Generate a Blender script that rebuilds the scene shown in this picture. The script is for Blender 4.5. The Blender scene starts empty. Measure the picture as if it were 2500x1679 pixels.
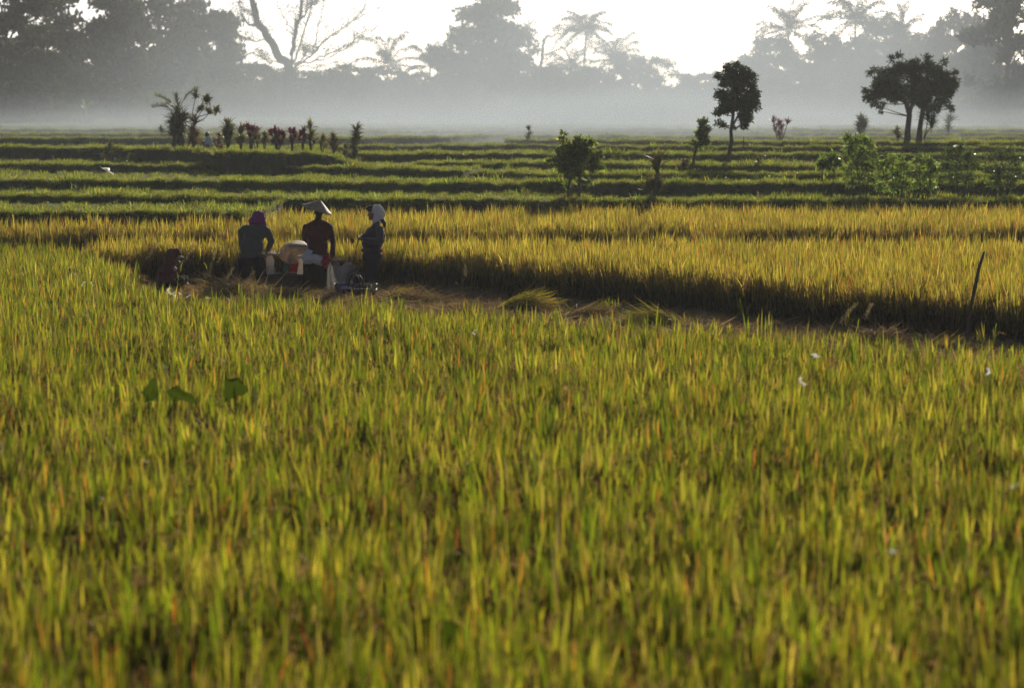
import bpy, bmesh, math, random
import numpy as np
from mathutils import Vector, Matrix, noise as mnoise

# ------------------------------------------------------------------ camera, sky, sun, exposure
SC = bpy.context.scene
COL = SC.collection
CAMZ, FPX, CX, CY, HOR = 3.3, 5900.0, 1250.0, 839.5, 300.0
PITCH = math.atan((CY - HOR) / FPX)
cam_d = bpy.data.cameras.new('camera')
cam = bpy.data.objects.new('camera', cam_d)
COL.objects.link(cam)
cam.location = (0, 0, CAMZ)
cam.rotation_euler = (math.radians(90) - PITCH, 0, 0)
cam_d.sensor_width = 36.0
cam_d.lens = 36.0 * FPX / 2500.0
cam_d.clip_start = 0.5
cam_d.clip_end = 3000
cam_d.dof.use_dof = True
cam_d.dof.focus_distance = 46.0
cam_d.dof.aperture_fstop = 1.8
SC.camera = cam

SUN_EL, SUN_AZ = math.radians(18), math.radians(11)      # azimuth clockwise from +Y
w = bpy.data.worlds.new('World')
SC.world = w
w.use_nodes = True
nt = w.node_tree
nt.nodes.clear()
sky = nt.nodes.new('ShaderNodeTexSky')
sky.sky_type = 'NISHITA'
sky.sun_disc = False
sky.sun_elevation = SUN_EL
sky.sun_rotation = SUN_AZ
sky.air_density = 0.4
sky.dust_density = 0.7
sky.ozone_density = 1.0
bg = nt.nodes.new('ShaderNodeBackground')
bg.inputs['Strength'].default_value = 0.065
wo = nt.nodes.new('ShaderNodeOutputWorld')
nt.links.new(sky.outputs[0], bg.inputs[0])
nt.links.new(bg.outputs[0], wo.inputs[0])

sun_d = bpy.data.lights.new('sun', 'SUN')
sun = bpy.data.objects.new('sun', sun_d)
COL.objects.link(sun)
sun_d.energy = 5.0
sun_d.angle = math.radians(0.6)
sun_d.color = (1.0, 0.91, 0.76)
sdir = Vector((math.sin(SUN_AZ) * math.cos(SUN_EL), math.cos(SUN_AZ) * math.cos(SUN_EL), math.sin(SUN_EL)))
sun.rotation_euler = sdir.to_track_quat('Z', 'Y').to_euler()
sun.location = (0, 0, 60)

SC.view_settings.view_transform = 'Standard'
SC.view_settings.look = 'None'
SC.view_settings.gamma = 1.0
SC.view_settings.exposure = 0.4
SC.render.engine = 'CYCLES'
SC.cycles.use_denoising = True
SC.cycles.denoising_prefilter = 'NONE'
SC.cycles.volume_bounces = 1
SC.cycles.max_bounces = 8
SC.cycles.transmission_bounces = 6
SC.cycles.transparent_max_bounces = 12
SC.cycles.caustics_reflective = False
SC.cycles.caustics_refractive = False

rng = np.random.default_rng(7)
random.seed(7)

# ------------------------------------------------------------------ helpers
def ray(px, py):
    u, v = (px - CX) / FPX, -(py - CY) / FPX
    c, s = math.cos(PITCH), math.sin(PITCH)
    return np.array((u, c + v * s, -s + v * c))

def at(px, py, Y):
    d = ray(px, py)
    return np.array((0, 0, CAMZ)) + d * (Y / d[1])

def on_plane(px, py, z):
    d = ray(px, py)
    return np.array((0, 0, CAMZ)) + d * ((z - CAMZ) / d[2])

def fan_x(px, Y):
    return (px - CX) / FPX * (Y * math.cos(PITCH) + 0.25)

def fan_px(X, Y):
    return CX + FPX * X / (Y * math.cos(PITCH) + 0.25)

class MB:
    """collects vertices, faces and colours and links them as one mesh object"""
    def __init__(s):
        s.V, s.F3, s.F4, s.C, s.n = [], [], [], [], 0
    def add(s, V, F, C=(1, 1, 1)):
        V = np.asarray(V, float).reshape(-1, 3)
        F = np.asarray(F, int)
        C = np.asarray(C, float)
        if C.ndim == 1:
            C = np.tile(C, (len(V), 1))
        if len(F):
            (s.F4 if F.shape[1] == 4 else s.F3).append(F + s.n)
        s.V.append(V); s.C.append(C); s.n += len(V)
        return s
    def tube(s, pts, rad, n=7, C=(1, 1, 1), cap=True, flat=1.0):
        pts = np.asarray(pts, float)
        rad = np.broadcast_to(np.asarray(rad, float), (len(pts),))
        T = np.gradient(pts, axis=0)
        T /= np.linalg.norm(T, axis=1)[:, None] + 1e-9
        up = np.array((0.0, 0.0, 1.0)) if abs(T[0][2]) < 0.9 else np.array((1.0, 0, 0))
        A = np.cross(T, up); A /= np.linalg.norm(A, axis=1)[:, None] + 1e-9
        B = np.cross(A, T)
        a = np.linspace(0, 2 * math.pi, n, endpoint=False)
        V = pts[:, None] + rad[:, None, None] * (np.cos(a)[None, :, None] * A[:, None] + flat * np.sin(a)[None, :, None] * B[:, None])
        k = len(pts)
        V = V.reshape(-1, 3)
        F = [(i * n + j, i * n + (j + 1) % n, (i + 1) * n + (j + 1) % n, (i + 1) * n + j) for i in range(k - 1) for j in range(n)]
        if cap:
            V = np.vstack((V, pts[0], pts[-1]))
            b = k * n
            T3 = [(b, (j + 1) % n, j) for j in range(n)] + [(b + 1, (k - 1) * n + j, (k - 1) * n + (j + 1) % n) for j in range(n)]
            base = s.n
            s.add(V, F, C)
            s.F3.append(np.asarray(T3) + base)
        else:
            s.add(V, F, C)
        return s
    def ellipsoid(s, c, r, M=None, nu=14, nv=9, C=(1, 1, 1)):
        c = np.asarray(c, float); r = np.asarray(r, float)
        V = [(0, 0, -1)]
        for i in range(1, nv):
            t = -math.pi / 2 + math.pi * i / nv
            for j in range(nu):
                p = 2 * math.pi * j / nu
                V.append((math.cos(t) * math.cos(p), math.cos(t) * math.sin(p), math.sin(t)))
        V.append((0, 0, 1))
        V = np.array(V) * r
        if M is not None:
            V = V @ np.asarray(M).T
        base = s.n
        F = [(1 + i * nu + j, 1 + i * nu + (j + 1) % nu, 1 + (i + 1) * nu + (j + 1) % nu, 1 + (i + 1) * nu + j) for i in range(nv - 2) for j in range(nu)]
        e = len(V) - 1
        T3 = [(0, 1 + (j + 1) % nu, 1 + j) for j in range(nu)] + [(e, 1 + (nv - 2) * nu + j, 1 + (nv - 2) * nu + (j + 1) % nu) for j in range(nu)]
        s.add(V + c, F, C)
        s.F3.append(np.asarray(T3) + base)
        return s
    def box(s, c, h, M=None, C=(1, 1, 1)):
        V = np.array([(x, y, z) for x in (-1, 1) for y in (-1, 1) for z in (-1, 1)], float) * np.asarray(h, float)
        if M is not None:
            V = V @ np.asarray(M).T
        F = [(0, 1, 3, 2), (4, 6, 7, 5), (0, 4, 5, 1), (2, 3, 7, 6), (0, 2, 6, 4), (1, 5, 7, 3)]
        return s.add(V + np.asarray(c, float), F, C)
    def mesh(s, name, mat, smooth=False, origin=(0, 0, 0)):
        me = bpy.data.meshes.new(name)
        V = np.concatenate(s.V) - np.asarray(origin, float)
        C = np.concatenate(s.C)
        F4 = np.concatenate(s.F4) if s.F4 else np.zeros((0, 4), int)
        F3 = np.concatenate(s.F3) if s.F3 else np.zeros((0, 3), int)
        me.vertices.add(len(V)); me.vertices.foreach_set('co', V.astype(np.float32).ravel())
        nl = 4 * len(F4) + 3 * len(F3)
        me.loops.add(nl)
        me.loops.foreach_set('vertex_index', np.concatenate((F4.ravel(), F3.ravel())).astype(np.int32))
        me.polygons.add(len(F4) + len(F3))
        st = np.concatenate((np.arange(len(F4)) * 4, 4 * len(F4) + np.arange(len(F3)) * 3)).astype(np.int32)
        me.polygons.foreach_set('loop_start', st)
        if smooth:
            me.polygons.foreach_set('use_smooth', np.ones(len(st), bool))
        at_ = me.color_attributes.new('col', 'FLOAT_COLOR', 'POINT')
        at_.data.foreach_set('color', np.hstack((C, np.ones((len(C), 1)))).astype(np.float32).ravel())
        me.update(calc_edges=True); me.validate()
        if mat:
            me.materials.append(mat)
        return me
    def build(s, name, mat, parent=None, smooth=False, origin=None):
        if origin is None:
            origin = parent_world(parent) if parent is not None else (0, 0, 0)
        o = bpy.data.objects.new(name, s.mesh(name, mat, smooth, origin))
        COL.objects.link(o)
        if parent is not None:
            o.parent = parent
        else:
            o.location = origin
        return o

def parent_world(o):
    p = np.zeros(3)
    while o is not None:
        p = p + np.array(o.location); o = o.parent
    return p

def thing(name, label, cat, loc, group=None):
    o = bpy.data.objects.new(name, None)
    COL.objects.link(o)
    o.location = tuple(loc); o.empty_display_size = 0.2
    o['label'] = label; o['category'] = cat
    if group: o['group'] = group
    return o

def tag(o, label=None, cat=None, group=None, kind=None):
    if label: o['label'] = label
    if cat: o['category'] = cat
    if group: o['group'] = group
    if kind: o['kind'] = kind
    return o

def copy_tree(o, parent=None):
    c = o.copy(); COL.objects.link(c)
    if parent is not None: c.parent = parent
    for ch in list(o.children): copy_tree(ch, c)
    return c

def ribbons(P0, az, th0, dth, L, w, S=5, twist=None, cA=(1, 1, 1), cB=None, base_w=0.55, power=1.4, droop_az=None):
    """many curved tapering blades at once; theta is measured from the vertical"""
    P0 = np.asarray(P0, float); n = len(P0)
    b = lambda a: np.broadcast_to(np.asarray(a, float), (n,))
    az, th0, dth, L, w = map(b, (az, th0, dth, L, w))
    t = np.linspace(0, 1, S)
    th = th0[:, None] + dth[:, None] * t[None] ** power
    dl = L[:, None] / (S - 1)
    D = np.stack((np.sin(th) * np.cos(az)[:, None], np.sin(th) * np.sin(az)[:, None], np.cos(th)), -1)
    P = np.zeros((n, S, 3)); P[:, 0] = P0
    for i in range(1, S):
        P[:, i] = P[:, i - 1] + D[:, i - 1] * dl
    tw = b(0 if twist is None else twist)
    sx = np.stack((-np.sin(az), np.cos(az), np.zeros(n)), -1)
    nrm = np.cross(D, sx[:, None, :])
    W = sx[:, None] * np.cos(tw)[:, None, None] + nrm * np.sin(tw)[:, None, None]
    prof = np.interp(t, (0, 0.35, 0.7, 1), (base_w, 1, 0.75, 0.06))
    off = W * (w[:, None] * prof[None])[:, :, None] * 0.5
    V = np.stack((P - off, P + off), 2).reshape(-1, 3)
    i = np.arange(n)[:, None] * (2 * S) + np.arange(S - 1)[None] * 2
    F = np.stack((i, i + 1, i + 3, i + 2), -1).reshape(-1, 4)
    cA = np.broadcast_to(np.asarray(cA, float), (n, 3))
    cB = cA if cB is None else np.broadcast_to(np.asarray(cB, float), (n, 3))
    Cc = cA[:, None] + (cB - cA)[:, None] * (t ** 1.3)[None, :, None]
    C = np.repeat(Cc, 2, axis=1).reshape(-1, 3)
    return V, F, C

def leaf_cards(P, size, r, up=0.0, aspect=0.5, axis=None, spread=1.0):
    """single folded diamond leaves around the points P"""
    n = len(P)
    A = r.normal(size=(n, 3))
    if axis is not None:
        A = np.asarray(axis, float) + spread * A
    A[:, 2] += up
    A /= np.linalg.norm(A, axis=1)[:, None] + 1e-9
    B = np.cross(A, r.normal(size=(n, 3))); B /= np.linalg.norm(B, axis=1)[:, None] + 1e-9
    N = np.cross(A, B)
    s = np.broadcast_to(np.asarray(size, float), (n,))[:, None]
    V = np.stack((P, P + A * s * .5 + B * s * aspect * .5 + N * s * .08, P + A * s, P + A * s * .5 - B * s * aspect * .5 + N * s * .08), 1)
    F = np.arange(n * 4).reshape(n, 4)
    return V.reshape(-1, 3), F

# ------------------------------------------------------------------ materials
MATS = {}
def nodes_of(name):
    m = bpy.data.materials.new(name); m.use_nodes = True
    m.node_tree.nodes.clear()
    return m, m.node_tree

def leaf_mat(name, trans=0.5, gloss=0.05, rough=0.45, vary=0.25, gain=1.0, tcol=(1, 1, 1), refl=.6):
    m, t = nodes_of(name)
    N, Lk = t.nodes.new, t.links.new
    at_ = N('ShaderNodeAttribute'); at_.attribute_name = 'col'
    oi = N('ShaderNodeObjectInfo')
    mr = N('ShaderNodeMapRange'); mr.inputs[3].default_value = 1 - vary; mr.inputs[4].default_value = 1 + vary
    Lk(oi.outputs['Random'], mr.inputs[0])
    ge = N('ShaderNodeNewGeometry')
    nz = N('ShaderNodeTexNoise'); nz.inputs['Scale'].default_value = 0.9
    Lk(ge.outputs['Position'], nz.inputs['Vector'])
    mn = N('ShaderNodeMapRange'); mn.inputs[1].default_value = .3; mn.inputs[2].default_value = .7
    mn.inputs[3].default_value = .78 * gain; mn.inputs[4].default_value = 1.2 * gain
    Lk(nz.outputs[0], mn.inputs[0])
    mu = N('ShaderNodeMath'); mu.operation = 'MULTIPLY'
    Lk(mr.outputs[0], mu.inputs[0]); Lk(mn.outputs[0], mu.inputs[1])
    sc = N('ShaderNodeVectorMath'); sc.operation = 'SCALE'
    Lk(at_.outputs['Color'], sc.inputs[0]); Lk(mu.outputs[0], sc.inputs['Scale'])
    dk = N('ShaderNodeVectorMath'); dk.operation = 'SCALE'; dk.inputs['Scale'].default_value = refl; Lk(sc.outputs[0], dk.inputs[0])
    d = N('ShaderNodeBsdfDiffuse'); Lk(dk.outputs[0], d.inputs[0])
    tv = N('ShaderNodeVectorMath'); tv.operation = 'MULTIPLY'; tv.inputs[1].default_value = tcol
    Lk(sc.outputs[0], tv.inputs[0])
    tr = N('ShaderNodeBsdfTranslucent'); Lk(tv.outputs[0], tr.inputs[0])
    mx = N('ShaderNodeMixShader'); mx.inputs[0].default_value = trans
    Lk(d.outputs[0], mx.inputs[1]); Lk(tr.outputs[0], mx.inputs[2])
    g = N('ShaderNodeBsdfGlossy'); g.inputs['Roughness'].default_value = rough
    m2 = N('ShaderNodeMixShader'); m2.inputs[0].default_value = gloss
    Lk(mx.outputs[0], m2.inputs[1]); Lk(g.outputs[0], m2.inputs[2])
    o = N('ShaderNodeOutputMaterial'); Lk(m2.outputs[0], o.inputs[0])
    return m

def solid_mat(name, col, rough=0.8, spec=0.2, bump=0.0, scale=40, vary=0.25, trans=0.0, sheen=0.0, stretch=(1, 1, 1), use_attr=False):
    m, t = nodes_of(name)
    N, Lk = t.nodes.new, t.links.new
    p = N('ShaderNodeBsdfPrincipled')
    tc = N('ShaderNodeTexCoord')
    mp = N('ShaderNodeMapping'); mp.inputs['Scale'].default_value = stretch
    Lk(tc.outputs['Object'], mp.inputs[0])
    nz = N('ShaderNodeTexNoise'); nz.inputs['Scale'].default_value = scale; nz.inputs['Detail'].default_value = 5
    Lk(mp.outputs[0], nz.inputs['Vector'])
    mr = N('ShaderNodeMapRange'); mr.inputs[1].default_value = .3; mr.inputs[2].default_value = .7
    mr.inputs[3].default_value = 1 - vary; mr.inputs[4].default_value = 1 + vary
    Lk(nz.outputs[0], mr.inputs[0])
    sc = N('ShaderNodeVectorMath'); sc.operation = 'SCALE'
    if use_attr:
        a = N('ShaderNodeAttribute'); a.attribute_name = 'col'; Lk(a.outputs['Color'], sc.inputs[0])
    else:
        sc.inputs[0].default_value = col
    Lk(mr.outputs[0], sc.inputs['Scale'])
    Lk(sc.outputs[0], p.inputs['Base Color'])
    p.inputs['Roughness'].default_value = rough
    p.inputs['Specular IOR Level'].default_value = spec
    if sheen: p.inputs['Sheen Weight'].default_value = sheen
    if bump:
        b = N('ShaderNodeBump'); b.inputs['Strength'].default_value = bump; b.inputs['Distance'].default_value = .02
        Lk(nz.outputs[0], b.inputs['Height']); Lk(b.outputs[0], p.inputs['Normal'])
    o = N('ShaderNodeOutputMaterial')
    if trans:
        tr = N('ShaderNodeBsdfTranslucent'); Lk(sc.outputs[0], tr.inputs[0])
        mx = N('ShaderNodeMixShader'); mx.inputs[0].default_value = trans
        Lk(p.outputs[0], mx.inputs[1]); Lk(tr.outputs[0], mx.inputs[2]); Lk(mx.outputs[0], o.inputs[0])
    else:
        Lk(p.outputs[0], o.inputs[0])
    return m

M_RICE = leaf_mat('rice_leaf', trans=0.55, gloss=0.03, vary=0.22)
M_GRASS = leaf_mat('grass_leaf', trans=0.55, gloss=0.03, vary=0.2, gain=1.3)
M_STRAW = leaf_mat('straw', refl=.9, trans=0.25, gloss=0.04, rough=0.5, vary=0.15)
M_LEAF = leaf_mat('tree_leaf', refl=.8, trans=0.5, gloss=0.05, rough=0.4, vary=0.1)
M_FARLEAF = leaf_mat('wood_leaf', trans=0.35, gloss=0.02, vary=0.25)
M_BARK = solid_mat('bark', (0.10, 0.08, 0.06), rough=.95, bump=.6, scale=14, vary=.4, stretch=(1, 1, .3))

# ------------------------------------------------------------------ terrain: paddies and terraces
def E(px, py, z):
    return (px, on_plane(px, py, z)[1], z)
BIG = 2000.0
EDGES = [
    [(-3000, 53.6, .10), (600, 53.6, .10), (1400, 53.6, .14), (6000, 53.6, .16)],
    [(-3000, 59.5, 1.05), E(-200, 527, 1.05), E(300, 525, 1.05), E(600, 528, 1.05), (650, 61, 1.08), (690, 64.5, 1.15), (720, BIG, 1.2)],
    [(-3000, 68.5, 1.2), E(-200, 482, 1.2), E(300, 485, 1.2), E(500, 488, 1.2), E(800, 493, 1.2), E(1300, 494, 1.2), (1345, 65.6, 1.14), (1500, 65.8, 1.12), (6000, 66, 1.12)],
    [(-3000, 76, 1.45), E(-200, 445, 1.45), E(500, 447, 1.45), E(800, 452, 1.45), E(1300, 453, 1.45), E(2000, 453, 1.45), E(2700, 455, 1.45), (6000, 70, 1.45)],
    [(1120, BIG, 1.6), E(1140, 426, 1.6), E(1300, 430, 1.6), E(2000, 431, 1.6), E(2700, 433, 1.6), (6000, 75, 1.6)],
    [(-3000, 88, 1.7), E(-200, 403, 1.7), E(0, 404, 1.7), E(600, 410, 1.7), E(850, 415, 1.7), E(1000, 417, 1.7), E(1130, 421, 1.7), E(1165, 415, 1.7), E(1180, 404, 1.7), (1190, BIG, 1.7)],
    [(990, BIG, 1.78), E(1010, 401, 1.78), E(1100, 402, 1.78), E(1500, 405, 1.78), E(2000, 411, 1.78), E(2700, 413, 1.78), (6000, 80, 1.78)],
    [(860, BIG, 2.0), E(875, 381, 2.0), E(1000, 380, 2.0), E(1300, 379, 2.0), E(1600, 381, 2.0), E(2000, 382, 2.0), E(2700, 384, 2.0), (6000, 90, 2.0)],
    [(-3000, 102, 2.2), E(-200, 364, 2.2), E(0, 364, 2.2), E(300, 366, 2.2), E(450, 371, 2.2), E(560, 376, 2.2), E(660, 378, 2.2), (740, 86, 2.2), (800, 86, 2.06), (850, 87, 1.86), (880, 88, 1.70), (890, BIG, 1.7)],
    [(690, BIG, 2.2), (700, 101, 2.2), E(800, 362, 2.2), E(885, 361, 2.2), E(1000, 359, 2.2), E(1300, 358.6, 2.2), E(1600, 362, 2.2), E(2000, 364, 2.2), E(2700, 366, 2.2), (6000, 97, 2.2)],
    [(1210, BIG, 2.4), E(1232, 343, 2.4), E(1250, 346, 2.4), E(1500, 347, 2.4), E(2000, 351, 2.4), E(2700, 353, 2.4), (6000, 100, 2.4)],
    [(-3000, 116, 2.5), E(-200, 341, 2.5), E(870, 341, 2.5), E(1100, 338, 2.5), E(1235, 334, 2.5), E(1300, 336, 2.5), E(2000, 339, 2.5), E(2700, 340, 2.5), (6000, 117, 2.5)],
    [(-3000, 128, 2.65), E(-200, 330, 2.65), E(160, 330, 2.65), E(500, 331, 2.65), E(900, 326, 2.65), E(1240, 323, 2.65), E(2000, 329, 2.65), E(2700, 331, 2.65), (6000, 128, 2.65)],
    [(-3000, 146, 2.85), E(-200, 318, 2.85), E(500, 319, 2.85), E(1240, 314, 2.85), E(2000, 319, 2.85), E(2700, 319, 2.85), (6000, 145, 2.85)],
    [(-3000, 165, 3.0), E(-200, 311, 3.0), E(500, 310, 3.0), E(1240, 308, 3.0), E(2000, 310, 3.0), E(2700, 311, 3.0), (6000, 165, 3.0)],
    [(-3000, 215, 3.2), (-200, 215, 3.2), (700, 225, 3.2), (1250, 240, 3.15), (2700, 230, 3.15), (6000, 225, 3.15)],
    [(-3000, 265, 3.75), (0, 262, 3.75), (400, 262, 3.7), (800, 270, 3.5), (1100, 275, 3.35), (1700, 275, 3.25), (6000, 280, 3.25)],
    [(-3000, 300, 4.2), (0, 305, 4.2), (500, 305, 4.15), (800, 310, 3.7), (1100, 310, 3.45), (1700, 310, 3.35), (6000, 310, 3.35)],
]
EDGES = [np.array(e) for e in EDGES]
def edge_y(k, px):
    e = EDGES[k]
    px = np.asarray(px, float)
    y = np.interp(px, e[:, 0], e[:, 1], left=e[0, 1], right=e[-1, 1])
    amp = np.clip(y / 70.0, .7, 3)
    wob = amp * (.10 * np.sin(px * .021 + k * 1.7) + .09 * np.sin(px * .057 + k * 3.1) + .03 * np.sin(px * .103 + k * .7))
    return y + (wob if k > 0 else 0)
def edge_z(k, px):
    e = EDGES[k]
    px = np.asarray(px, float)
    z = np.interp(px, e[:, 0], e[:, 2], left=e[0, 2], right=e[-1, 2])
    return z + (.018 * np.sin(px * .034 + k * 2.3) + .016 * np.sin(px * .11 + k) if k > 0 else 0)
def zt(px, Y):
    px = np.asarray(px, float); Y = np.asarray(Y, float)
    z = .02 * np.sin(px * .01 + Y) * np.cos(Y * .7)
    for k in range(len(EDGES)):
        ye, ze = edge_y(k, px), edge_z(k, px)
        wd = .3 if k < 12 else .8
        s = np.clip((Y - ye + wd) / wd, 0, 1)
        s = s * s * (3 - 2 * s)
        bump = .07 * np.exp(-((Y - ye - .25) / .3) ** 2) if 0 < k < 15 else 0
        z = np.where(ze + .0 > z, z + (ze - z) * s + bump * (s > .5), z)
    return z
def ground(px, Y):
    return np.array((fan_x(px, Y), Y, float(zt(px, Y))))

def soil_mat():
    m, t = nodes_of('paddy_ground')
    N, Lk = t.nodes.new, t.links.new
    ge = N('ShaderNodeNewGeometry')
    sx = N('ShaderNodeSeparateXYZ'); Lk(ge.outputs['Normal'], sx.inputs[0])
    sl = N('ShaderNodeMapRange'); sl.inputs[1].default_value = .55; sl.inputs[2].default_value = .95
    Lk(sx.outputs[2], sl.inputs[0])
    n1 = N('ShaderNodeTexNoise'); n1.inputs['Scale'].default_value = 1.3; n1.inputs['Detail'].default_value = 8
    Lk(ge.outputs['Position'], n1.inputs['Vector'])
    r1 = N('ShaderNodeValToRGB')
    r1.color_ramp.elements[0].position = .35; r1.color_ramp.elements[0].color = (.05, .075, .016, 1)
    r1.color_ramp.elements[1].position = .65; r1.color_ramp.elements[1].color = (.11, .14, .03, 1)
    Lk(n1.outputs[0], r1.inputs[0])
    n2 = N('ShaderNodeTexNoise'); n2.inputs['Scale'].default_value = 3.5; n2.inputs['Detail'].default_value = 8
    mp = N('ShaderNodeMapping'); mp.inputs['Scale'].default_value = (1.2, 1, .6); Lk(ge.outputs['Position'], mp.inputs[0]); Lk(mp.outputs[0], n2.inputs['Vector'])
    r2 = N('ShaderNodeValToRGB')
    r2.color_ramp.elements[0].position = .35; r2.color_ramp.elements[0].color = (.055, .04, .022, 1)
    r2.color_ramp.elements[1].position = .68; r2.color_ramp.elements[1].color = (.07, .085, .025, 1)
    Lk(n2.outputs[0], r2.inputs[0])
    # the harvested strip and the crop fields in front are bare brown mud
    sp = N('ShaderNodeSeparateXYZ'); Lk(ge.outputs['Position'], sp.inputs[0])
    fr = N('ShaderNodeMapRange'); fr.inputs[1].default_value = 54; fr.inputs[2].default_value = 55.5; Lk(sp.outputs[1], fr.inputs[0])
    r3 = N('ShaderNodeValToRGB')
    r3.color_ramp.elements[0].position = .35; r3.color_ramp.elements[0].color = (.045, .032, .02, 1)
    r3.color_ramp.elements[1].position = .7; r3.color_ramp.elements[1].color = (.13, .09, .05, 1)
    Lk(n2.outputs[0], r3.inputs[0])
    mA = N('ShaderNodeMixRGB'); Lk(sl.outputs[0], mA.inputs[0]); Lk(r2.outputs[0], mA.inputs[1]); Lk(r1.outputs[0], mA.inputs[2])
    mB = N('ShaderNodeMixRGB'); Lk(fr.outputs[0], mB.inputs[0]); Lk(r3.outputs[0], mB.inputs[1]); Lk(mA.outputs[0], mB.inputs[2])
    p = N('ShaderNodeBsdfPrincipled'); p.inputs['Roughness'].default_value = .95; p.inputs['Specular IOR Level'].default_value = .1
    Lk(mB.outputs[0], p.inputs['Base Color'])
    b = N('ShaderNodeBump'); b.inputs['Strength'].default_value = .9; b.inputs['Distance'].default_value = .08
    n3 = N('ShaderNodeTexNoise'); n3.inputs['Scale'].default_value = 9; n3.inputs['Detail'].default_value = 6
    Lk(ge.outputs['Position'], n3.inputs['Vector']); Lk(n3.outputs[0], b.inputs['Height']); Lk(b.outputs[0], p.inputs['Normal'])
    o = N('ShaderNodeOutputMaterial'); Lk(p.outputs[0], o.inputs[0])
    return m

def build_terrain():
    pxs = np.concatenate((np.arange(-3000, -300, 120), np.arange(-300, 2800, 5.0), np.arange(2800, 5600, 120)))
    ys = np.concatenate((np.arange(-10, 4, 2.0), np.arange(4, 53, 1.0), np.arange(53, 125, .11), np.arange(125, 180, .3), np.arange(180, 330, 1.0), np.arange(330, 560, 12)))
    PX, YY = np.meshgrid(pxs, ys)
    Z = zt(PX, YY)
    X = (PX - CX) / FPX * (np.maximum(YY, 3) * math.cos(PITCH) + 12 * np.exp(-np.maximum(YY, 0) / 12) + .25)
    # fine bumps on the terraces
    Z = Z + np.where(YY > 54, .012 * np.sin(X * 9 + YY * 5) + .01 * np.sin(X * 17 - YY * 11), 0)
    V = np.stack((X, YY, Z), -1).reshape(-1, 3)
    r, c = PX.shape
    i = np.arange(r - 1)[:, None] * c + np.arange(c - 1)[None]
    F = np.stack((i, i + 1, i + c + 1, i + c), -1).reshape(-1, 4)
    o = MB().add(V, F).build('terrain', soil_mat(), smooth=False)
    tag(o, kind='structure')
    o['label'] = 'terraced paddy ground of mud and grass'
build_terrain()

# ------------------------------------------------------------------ scattered crop (stuff): clumps of blades instanced on points
def scatter(name, label, pts, yaw, scl, idx, protos, tilt=None):
    n = len(pts)
    me = bpy.data.meshes.new(name)
    me.vertices.add(n); me.vertices.foreach_set('co', np.asarray(pts, np.float32).ravel())
    a = me.attributes.new('rot', 'FLOAT_VECTOR', 'POINT')
    t = np.zeros((n, 2)) if tilt is None else tilt
    a.data.foreach_set('vector', np.column_stack((t, yaw)).astype(np.float32).ravel())
    a = me.attributes.new('scl', 'FLOAT_VECTOR', 'POINT')
    a.data.foreach_set('vector', np.asarray(scl, np.float32).ravel())
    a = me.attributes.new('pick', 'INT', 'POINT')
    a.data.foreach_set('value', np.asarray(idx, np.int32))
    o = bpy.data.objects.new(name, me); COL.objects.link(o)
    g = bpy.data.node_groups.new(name + '_nodes', 'GeometryNodeTree')
    g.interface.new_socket('Geometry', in_out='INPUT', socket_type='NodeSocketGeometry')
    g.interface.new_socket('Geometry', in_out='OUTPUT', socket_type='NodeSocketGeometry')
    N, Lk = g.nodes.new, g.links.new
    gi, go = N('NodeGroupInput'), N('NodeGroupOutput')
    jn = N('GeometryNodeJoinGeometry')
    for pm in protos:
        po = bpy.data.objects.new(pm.name, pm); po.use_fake_user = True
        oi = N('GeometryNodeObjectInfo'); oi.inputs['Object'].default_value = po
        gt = N('GeometryNodeGeometryToInstance')
        Lk(oi.outputs['Geometry'], gt.inputs[0]); Lk(gt.outputs[0], jn.inputs[0])
    ip = N('GeometryNodeInstanceOnPoints')
    Lk(gi.outputs[0], ip.inputs['Points']); Lk(jn.outputs[0], ip.inputs['Instance'])
    ip.inputs['Pick Instance'].default_value = True
    def attr(nm, ty):
        q = N('GeometryNodeInputNamedAttribute'); q.data_type = ty; q.inputs[0].default_value = nm
        return q.outputs['Attribute']
    Lk(attr('pick', 'INT'), ip.inputs['Instance Index'])
    er = N('FunctionNodeEulerToRotation'); Lk(attr('rot', 'FLOAT_VECTOR'), er.inputs[0]); Lk(er.outputs[0], ip.inputs['Rotation'])
    Lk(attr('scl', 'FLOAT_VECTOR'), ip.inputs['Scale'])
    Lk(ip.outputs[0], go.inputs[0])
    md = o.modifiers.new('scatter', 'NODES'); md.node_group = g
    tag(o, label=label, kind='stuff')
    return o

GREEN, LIME, YEL = np.array((.060, .105, .005)), np.array((.22, .265, .009)), np.array((.39, .32, .022))
GOLD, ORANGE, BROWN = np.array((.50, .36, .06)), np.array((.46, .17, .022)), np.array((.19, .125, .05))

def pick_cols(r, n, cols, wts):
    k = r.choice(len(cols), n, p=np.array(wts) / sum(wts))
    return np.array(cols)[k] * np.clip(r.lognormal(0, .28, (n, 1)), .45, 1.7)

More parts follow.
